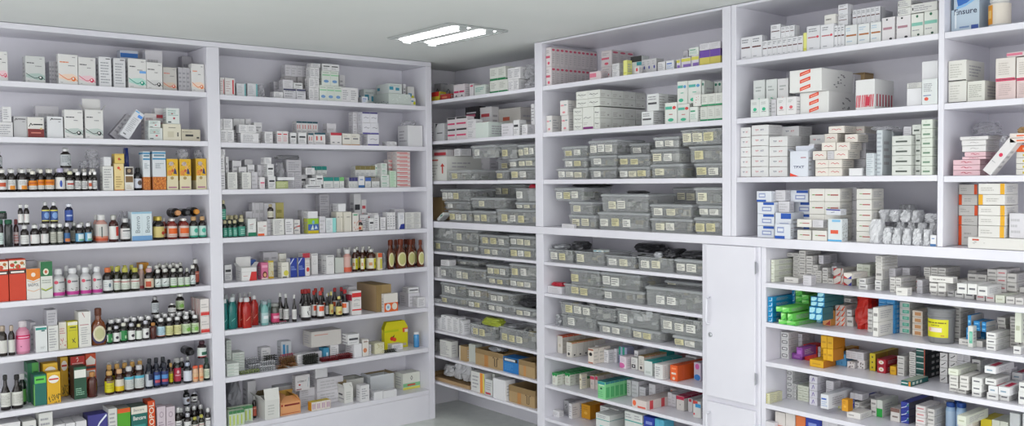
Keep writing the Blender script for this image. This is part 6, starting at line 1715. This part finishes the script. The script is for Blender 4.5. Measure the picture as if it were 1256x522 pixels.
run('''
@ B4 1 890 0 4.747
wst 78 212 212 n=2
wst 214 450 222 n=8 d=.05
wst 262 320 142 yb=215 t=.08
wst 322 400 150 yb=215 t=.1 n=3
yln 452 472 190
wsr 472 550 150
wsr 552 630 140
wst 632 692 145 n=3
lng 575 655 82 yb=140 t=.04
wst 655 712 25 yb=145 t=.06 m=2
wst 712 900 48 yb=145 n=7 t=.08 m=1
wso 695 766 145
wso 770 838 138
wso 842 905 128
/ 1060 0 4.745
wso 35 102 125
wpd 103 178 100
wpd 187 270 90
wgd 273 345 78
wgd 348 430 62
wsb 272 425 15 yb=75 d=.1
wsb 195 272 0 yb=88 m=2
wst -60 100 65 t=.14 n=5 d=.1
@ B4 2 900 60
fdg 193 305 305 t=.07
fdg 316 424 295 t=.07
fdr 430 535 288 t=.07
/ 890 100 4.347
fdg 133 228 92 n=2 t=.0
fdr 272 375 82 n=2 t=.0
w2 228 270 95 t=.02
rtp2 385 550 55 d=.26 t=.03
/ 900 60
rtp2 548 862 200 yb=405 t=.0 d=.3
obc 780 940 190 yb=400 t=.31 d=.08
w2 1080 1180 250 t=.26 m=2
/ 890 0 4.747
wrx 757 868 462 t=.02
/ 890 100 4.347
/ 1060 100 4.352
pl 228 308 35 t=.02
ptx 228 308 5 yb=35 t=.03
wre 308 395 -15 t=.0
pl 308 395 -110 yb=-12 t=.03 d=.08
@ B4 3 900 140
tx1 18 165 130 m=5
tx2 175 340 105 m=5
/ 890 100 4.347
tx1 232 330 292 m=4
/ 900 140
tx1 470 640 118 t=.14 m=5
tx2 745 890 200 t=.16 m=4
tx3o 552 728 360 t=.0
w2 735 790 290 t=.05
rsc2 800 1060 445 n=2 m=2 t=.0
rsc2 775 905 360 yb=440 t=.01
rsc2 985 1120 355 yb=440 t=.01
rsc2 862 998 275 yb=360 t=.015
rsc2 1005 1138 275 yb=350 t=.015
rsc2 890 1015 190 yb=275 t=.05
rsc2 1090 1215 195 yb=275 t=.05
w2 905 985 358 yb=440 t=.02
/ 1000 150
w2 265 495 110 n=2 m=5 t=.14 d=.1
rsc2 130 285 35 yb=110 t=.15
rsc2 355 480 38 yb=110 t=.15
pl 330 460 448 t=.0
bgt 498 575 300 t=.0
bgt 578 660 75 t=.02
bgt 662 740 90 t=.08
clr 490 760 35 yb=80 t=.02 d=.1
nok 752 942 130 m=4 t=.0
nok 950 1040 20 m=5 t=.03
nov 1042 1150 -30 m=6 t=.0
w2 865 945 40 yb=125 t=.05
@ B4 4 895 215 10.44
bls1 355 570 340 m=3
bls2 345 555 200 yb=335 t=.03
/ 890 210 4.347
bls1 265 350 220 m=1
bls2 262 345 280 t=.0
bls1 345 440 100 m=4 t=.1
w2 265 340 100 m=2 yb=215 t=.06
rcw 446 610 92 n=2 m=4 t=.05
rcw 382 455 312 n=1 t=.0
rcw 462 540 315 t=.0
rcw 380 455 255 yb=312 t=.0
w2 456 520 258 yb=312 t=.01
azi 545 620 252 t=.0
pub 536 612 200 yb=252 t=.0
w2 612 700 85 m=4 t=.16
rcw 698 780 92 m=5 t=.05
clw 740 826 255 t=.0
/ 1060 210 4.352
clw -20 300 300 n=6 t=.0 d=.07
clw 300 350 310 t=.0 d=.06
clw 40 385 272 n=6 t=.09 d=.08
clw 60 300 205 yb=290 n=4 t=.08 d=.09
clw 300 385 225 yb=300 n=1 t=.1 d=.09
clw 110 230 180 t=.2 n=2 d=.1
wbl 352 388 340 t=.0 d=.02
@ B5 1 1060 0 4.745
ens 502 672 -60 t=.05
jar 702 830 -20 t=.05
@ B5 2 1060 0 4.745
clt 600 702 470 t=.03
cbk 490 596 472 t=.03
cbk 490 595 350 yb=468 t=.03
pkh 765 880 335 yb=462 t=.03
pkg 765 882 462 t=.03
pkg 886 1000 458 t=.03
pkh 886 1000 328 yb=458 t=.03
pkf 828 985 298 yb=330 t=.04
@ B5 3 1156 150 7.68
pnk 100 355 350 m=3
pnw 185 440 218 yb=275 t=.03
pnk 185 440 322 yb=350 t=.03
pnk 208 480 275 yb=322 t=.03
pnw 180 440 165 yb=218 t=.03
pnwo 165 430 130 yb=165 t=.03
clr 20 500 0 yb=115 t=.2 d=.12 air=1
lnr 440 640 235 tilt=38 w=.035 h=.15 d=.05 t=.0
clr 525 600 120 t=.2 yb=250
yln2 640 800 275 m=4 t=.0
orf 640 800 208 yb=270 t=.0
orr 632 800 100 yb=205 m=2 t=.0
pot 680 800 38 yb=98 t=.03
@ B5 4 1120 200 5.22
wlt 350 720 478 t=.0 d=.12
ogr 250 412 396 yb=520 t=.13
ygl 416 585 400 yb=520 t=.13
ogr 250 412 335 yb=396 t=.13
ygl 418 588 335 yb=400 t=.13
ogl 255 415 268 yb=330 t=.13
ygl 418 588 268 yb=335 t=.13
ogr 252 412 200 yb=262 t=.13
ygr 418 588 200 yb=268 t=.13
ogl 252 412 135 yb=200 t=.13
ygl 418 588 130 yb=200 t=.13
w2 615 712 320 t=.02 yb=470
@ B4 5 930 300
e2 82 158 145 m=4 d=.25 b=365
lng 255 392 320 b=375
e1 270 400 80 m=7 n=2 b=310
e1 400 465 55 m=6 b=300
e1 468 535 108 m=5 b=305
e1 385 520 300 n=2 m=1 b=330
w2 440 520 300 t=.03 d=.04
e1 522 620 250 n=2 m=3 b=362
e1 530 585 200 yb=250 t=.03
e1 628 684 225 m=3 b=372
e1 620 670 330 b=376
e1 680 735 330 b=380
rdw 738 812 228 m=2 b=380
rbw 838 918 335 b=400
rbw 838 918 275 yb=335 t=.0
rdw 815 836 230 m=2 b=385
w2 545 640 100 t=.2 n=2 m=3
w2 720 900 215 t=.2 n=3 m=2
e2 965 1098 190 n=2 m=3 b=385
e3 985 1070 385 b=440
e3 975 1055 325 yb=385 t=.0
e1 1150 1218 110 m=4 yb=250 t=.05
e3 1145 1208 345 m=2 b=450
e3 1120 1190 275 yb=345 t=.0
e1 1150 1220 240 t=.1 m=2
/ 1099 315
e1 -60 50 200 n=2 m=3 b=350
w2 -80 70 110 n=2 m=2 t=.15 d=.1
lng 0 110 300 t=.0
e4 70 205 215 m=2 b=325
w2 205 260 225 t=.12 m=2
e1 272 338 100 m=6 b=325
e1 342 412 100 m=5 b=330
e1 414 490 105 m=5 b=330
lng 325 560 190 yb=250
e1 328 405 322 b=375
e1 408 482 322 b=385
e1 328 405 255 yb=322
e1 410 490 252 yb=322
e3 488 572 322 b=388
e3 576 665 330 b=400
e3 670 768 338 b=412
e4 786 872 355 b=430
e4 880 968 368 b=440
e2 972 1064 375 b=452
e1 1078 1165 388 b=460
e3 598 695 258 yb=330 t=.005
e3 702 795 262 yb=335 t=.005
e3 800 895 285 yb=360 t=.005
e1 585 700 222 n=1 m=2 b=320
e1 565 650 152 m=3 b=290
e1 696 890 168 n=2 m=3 b=330
e1 895 990 120 m=4 b=345
e4 990 1085 120 m=4 b=335
e1 1088 1182 160 m=3 b=350
e1 1185 1250 300 m=1 b=360
e4 1185 1250 190 m=3 t=.2
e1 1170 1250 400 b=470
@ B4 6 930 350
cyn 75 142 110 m=5 b=358
gnl 200 365 340 n=2 b=385
gnl 200 335 270 yb=340 n=2 t=.0
gnl 175 300 210 yb=270 n=2 t=.0
cyn 235 360 40 n=2 m=5 b=250
gnl 365 430 45 m=5 b=290
gnl 430 495 90 m=5 b=300
cyl 498 562 315 m=1 b=360
cyl 565 630 318 b=366
cyl 500 630 210 yb=315 n=2 m=2
cyl 515 650 110 yb=210 n=2 m=2 t=.04
cyl 580 650 65 yb=110 t=.04
orl 634 712 245 m=2 b=392
owl 755 850 190 m=2 n=2 yb=300 t=.05
owl 755 850 300 n=2 m=2 b=395
rbg 905 1105 108 t=.13 d=.14
e1 845 905 125 yb=290 t=.2 m=3
e3 852 918 235 yb=300 t=.05
e1 860 930 300 b=350
e3 892 968 345 b=402
e1 1020 1090 320 m=2 b=425
e1 1040 1105 270 yb=320 t=.0
e1 1108 1178 320 m=2 b=428
e1 1125 1178 215 yb=320 m=2 t=.01
e1 1075 1125 230 t=.1 m=3
blt 1180 1340 130 n=2 m=7 b=462
/ 1099 370
tgn 35 135 0 m=5 b=308
oey 160 262 85 m=4 b=335
bkt1 258 520 55 b=410
e1 540 635 40 m=6 b=388
lng 615 850 370 d=.05 b=432
blc 700 880 290 n=3 m=1 b=362
blc 760 885 190 yb=290 n=2 m=2 t=.08
blc 690 755 130 yb=290 m=2 t=.08
tgn 705 755 235 t=.05 m=1
w2 740 800 120 m=4 b=320
w2 890 985 190 n=2 m=3 b=370
e3 885 980 300 m=3 b=478
e1 990 1075 150 m=4 b=410
e1 1115 1215 145 m=5 b=432
e1 1220 1290 150 m=5 b=440
e2 1145 1230 90 yb=145 t=.05
e3 1150 1225 435 d=.05 b=515
e1 1240 1290 390 d=.08 b=500
@ B4 7 930 405
zig 215 298 15 m=4 b=275
pup 330 430 225 b=285
pup 355 435 165 yb=225 t=.05
rdq 442 575 145 n=2 m=2 b=298
w2 578 612 160 m=3 b=292
yeb 612 740 165 n=2 m=2 b=322
yeb 615 735 55 yb=165 n=2 m=2 t=.08
yeb 505 640 290 b=362
yeb 690 760 200 m=2 b=325
bsq 762 868 285 b=345
bsq 755 862 228 yb=285 t=.02
osq 872 962 245 yb=310 t=.02
dlg 872 945 305 b=368
dlg 970 1045 290 b=372
w2 860 1035 205 n=3 m=2 b=290
w2 250 430 20 t=.2 n=3 m=6
ydt 1092 1150 225 k=2 d=.1 b=392
rfw 1165 1250 345 b=418
rfw 1165 1250 280 yb=345
/ 1099 425
yeb -60 0 190 b=275
e1 12 82 90 m=4 b=285
e1 128 195 50 m=6 b=300
tkb 195 285 20 m=5 d=.2 b=292
tkc 48 145 335 d=.15 b=400
slh 430 505 60 m=4 b=340
slh 520 600 65 m=4 b=300
slh 412 510 285 b=340
w2 600 730 60 n=2 m=4 b=280
e3 745 830 125 m=4 b=300
e1 505 600 380 m=1 b=440
e1 600 690 400 m=1 b=460
e1 522 610 280 yb=380 m=2 t=.0
e1 625 710 285 yb=395 m=2 t=.0
e2 512 610 215 yb=280 t=.0 d=.2
e3 742 838 430 b=490
e3 745 838 305 yb=430 m=2 t=.0
e3 890 1000 450 b=520
e3 1005 1108 455 b=530
rtw 905 1000 385 yb=450 t=.0
rtw 1005 1115 395 yb=455 t=.0
e3 875 980 315 yb=385 t=.01
rtw 868 980 190 yb=315 t=.01
rtw 1135 1240 255 m=3 b=420
e3 1200 1290 440 b=570
e3 1205 1290 350 yb=440 t=.02
e1 845 870 340 m=3 b=430
w2 1000 1130 200 m=5 b=380
@ B4 8 930 457
yec 55 112 200 m=5 d=.05 b=300
yec 114 168 190 m=5 d=.05 b=285
zig 250 335 -30 m=5 b=232
zig 252 372 100 n=2 m=5 d=.12 b=236
e2 385 495 125 n=2 m=3 b=262
yec 470 500 150 m=4 b=270
vsc 500 580 30 m=4 b=318
bls1 612 690 275 d=.2 b=310
bls1 700 780 280 d=.15 b=326
wb 612 690 210 yb=275 t=.03 d=.2
w2 590 740 70 m=3 n=2 b=240
yec 785 845 300 b=345
ylo 820 882 260 yb=300 t=.05
rdq 885 915 250 m=2 b=320
nvl 918 942 255 m=2 b=325
e1 945 990 285 m=2 b=362
e1 995 1040 325 b=365
w2 900 1020 200 n=3 m=3 b=300
lng 868 1000 385 d=.1 b=448
/ 1060 457
e1 65 120 260 m=2 b=375
gny 122 180 265 d=.14 b=372
e2 140 215 375 b=445
blk2 258 348 345 b=478
wk 275 350 300 b=400
nvl 360 440 285 m=3 d=.22 b=495
e4 505 600 320 m=4 b=560
e1 605 690 350 m=3 b=570
e1 690 740 310 m=3 b=480
blq 780 880 290 b=520
blq 885 985 295 b=530
blq 820 900 270 b=470
pkz 905 990 455 b=640
e2 912 1000 420 yb=455 t=.0 d=.2
pkz 995 1065 475 b=650
/ 1099 457
ybx 830 940 450 b=600
e2 940 1100 470 n=2 b=620
dtx 1115 1215 395 d=.15 b=680
dtx 1240 1290 400 b=690
@ B4 9 930 457
ppb 165 265 385 n=1 t=.03
ppb 268 362 400 t=.03
osq 368 462 425 t=.03
dbl 466 600 435 t=.03
w2 610 780 465 t=.05 n=2
w2 60 160 480 t=.0
''')
# ------------------------------------------------------------------ cartons get kind names by their shape; ones fully hidden behind others, carrying nothing, are left out
def prune():
    from collections import defaultdict
    from mathutils.bvhtree import BVHTree
    V = []; F = []; own = []
    for qi, q in enumerate(THINGS):
        if q['o'].name.startswith(('plastic_bag', 'blister')): continue
        w = WA if q['bay'][0] == 'A' else WB; n = len(V); e = .0012
        V += [w.P(a, t, z) for z in (q['z'], q['z1']) for t in (q['t'], q['t']+q['d']) for a in (q['a0']+e, q['a1']-e)]
        for f in ((0, 2, 3, 1), (4, 5, 7, 6), (0, 1, 5, 4), (1, 3, 7, 5), (3, 2, 6, 7), (2, 0, 4, 6)): F.append([n+i for i in f]); own.append(qi)
    bv = BVHTree.FromPolygons(V, F); hits = defaultdict(int)
    for py in range(0, 540, 2):
        for px in range(-8, 1280, 2):
            loc, nor, idx, dist = bv.ray_cast(CAM, ray(px+.5, py+.5))
            if idx is not None: hits[own[idx]] += 1
    byk = defaultdict(list)
    for qi, q in enumerate(THINGS):
        q['hits'] = hits[qi]; o = q['o']
        if o.name.startswith('medicine_carton') and q['D'].kind == 'c':
            w = q['a1']-q['a0']; h = q['z1']-q['z']; big = max(w, h)
            n = ('end_on_carton' if w > 1.3*h else 'small_carton') if big < .050 else 'narrow_carton' if h > 2.35*w else 'upright_carton' if h > 1.25*w else 'flat_carton' if h < .6*w else 'square_carton'
            o.name = n; byk[n].append(q)
    keep = {id(q) for q in THINGS if q['hits'] > 0 or q not in byk[q['o'].name.split('.')[0]]}
    for it in range(6):
        for q in THINGS:
            if id(q) in keep: continue
            for r in THINGS:
                if id(r) in keep and r['bay'] == q['bay'] and r['k'] == q['k'] and abs(r['z']-q['z1']) < .004 and min(r['a1'], q['a1']) > max(r['a0'], q['a0'])+.004 and min(r['t']+r['d'], q['t']+q['d']) > max(r['t'], q['t'])+.004: keep.add(id(q)); break
    for k, L in byk.items(): print('KIND', k, len(L), 'visible', sum(q['hits'] > 0 for q in L), 'kept', sum(id(q) in keep for q in L))
    for q in [q for q in THINGS if id(q) not in keep]: THINGS.remove(q); bpy.data.objects.remove(q['o'])
prune()
# ------------------------------------------------------------------ labels that single out each thing
def finish():
    from collections import defaultdict
    sh = defaultdict(list)
    for q in THINGS: sh[q['bay'], q['k']].append(q)
    lastk = {b: len(H[b]) for b in H}
    for (bay, k), L in sh.items():
        by = defaultdict(list)
        for q in L:
            if q['lab']: q['o']['label'] = q['lab'].replace('_', ' '); continue
            by[q['D'].desc].append(q)
        place_ = '%s shelf of the %s' % (ORD[k-1], BN[bay])
        for desc, G in by.items():
            if len(G) == 1: G[0]['o']['label'] = '%s, %s' % (desc, place_); continue
            # rows front to back at this spot, then stacks left to right, then level
            G.sort(key=lambda q: q['s']); stacks = []
            for q in G:
                for s in stacks:
                    r = s[0]
                    if min(q['a1'], r['a1'])-max(q['a0'], r['a0']) > .55*min(q['a1']-q['a0'], r['a1']-r['a0']): s.append(q); break
                else: stacks.append([q])
            n = len(stacks)
            for i, s in enumerate(stacks):
                col = '' if n == 1 else ('leftmost' if i == 0 else 'rightmost' if i == n-1 else ORD2(i+1)+' from left')
                rows = sorted(set(round(q['t']/.03) for q in s)); 
                rr = []
                for q in sorted(s, key=lambda q: q['t']):
                    for r in rr:
                        if abs(r[0]['t']-q['t']) < .02: r.append(q); break
                    else: rr.append([q])
                for ri, r in enumerate(rr):
                    r.sort(key=lambda q: q['z']); m = len(r)
                    for li, q in enumerate(r):
                        lev = '' if m == 1 else ('bottom' if li == 0 else 'top' if li == m-1 else (ORD2(li+1)+' up'))
                        row = '' if len(rr) == 1 else ('front' if ri == 0 else 'hindmost' if ri == len(rr)-1 else ORD2(ri+1)+' back')
                        bits = ' '.join(x for x in (lev, row, col) if x)
                        q['o']['label'] = '%s, %s, %s' % (desc, bits, '%s shelf, %s' % (ORD[k-1], BN[bay]))
            if len(G) > 1:
                for q in G: q['o']['group'] = '%s on the %s' % (re.sub(r'\b(carton|bottle|tub|box|bag|pack|pile|packet|bundle|jar|tube|column)\b', lambda m_: m_.group(1)+('es' if m_.group(1) == 'box' else 's'), desc, count=1), place_)
    mx = 0
    for q in THINGS:
        q['o']['label'] = re.sub(r'\s+', ' ', q['o']['label']).strip(); n = len(q['o']['label'].split()); mx = max(mx, n)
        if n > 16: q['o']['label'] = q['o']['label'].replace(' from left', ''); n = len(q['o']['label'].split())
        if n > 16: print('LONG', q['o']['label'])
    print('THINGS', len(THINGS), 'maxwords', mx)
    from collections import Counter
    cc = Counter(q['o']['label'] for q in THINGS); print('DUP', [(a, b) for a, b in cc.items() if b > 1][:40])
    for w_ in WARN: print('WARN', w_)
def ORD2(i): return ['first', 'second', 'third', 'fourth', 'fifth', 'sixth', 'seventh', 'eighth', 'ninth', 'tenth', 'eleventh', 'twelfth', 'thirteenth', 'fourteenth', 'fifteenth', 'sixteenth', 'seventeenth', 'eighteenth', 'nineteenth', 'twentieth', 'twenty-first', 'twenty-second', 'twenty-third', 'twenty-fourth', 'twenty-fifth', 'twenty-sixth', 'twenty-seventh', 'twenty-eighth', 'twenty-ninth', 'thirtieth'][min(i-1, 29)]
finish()
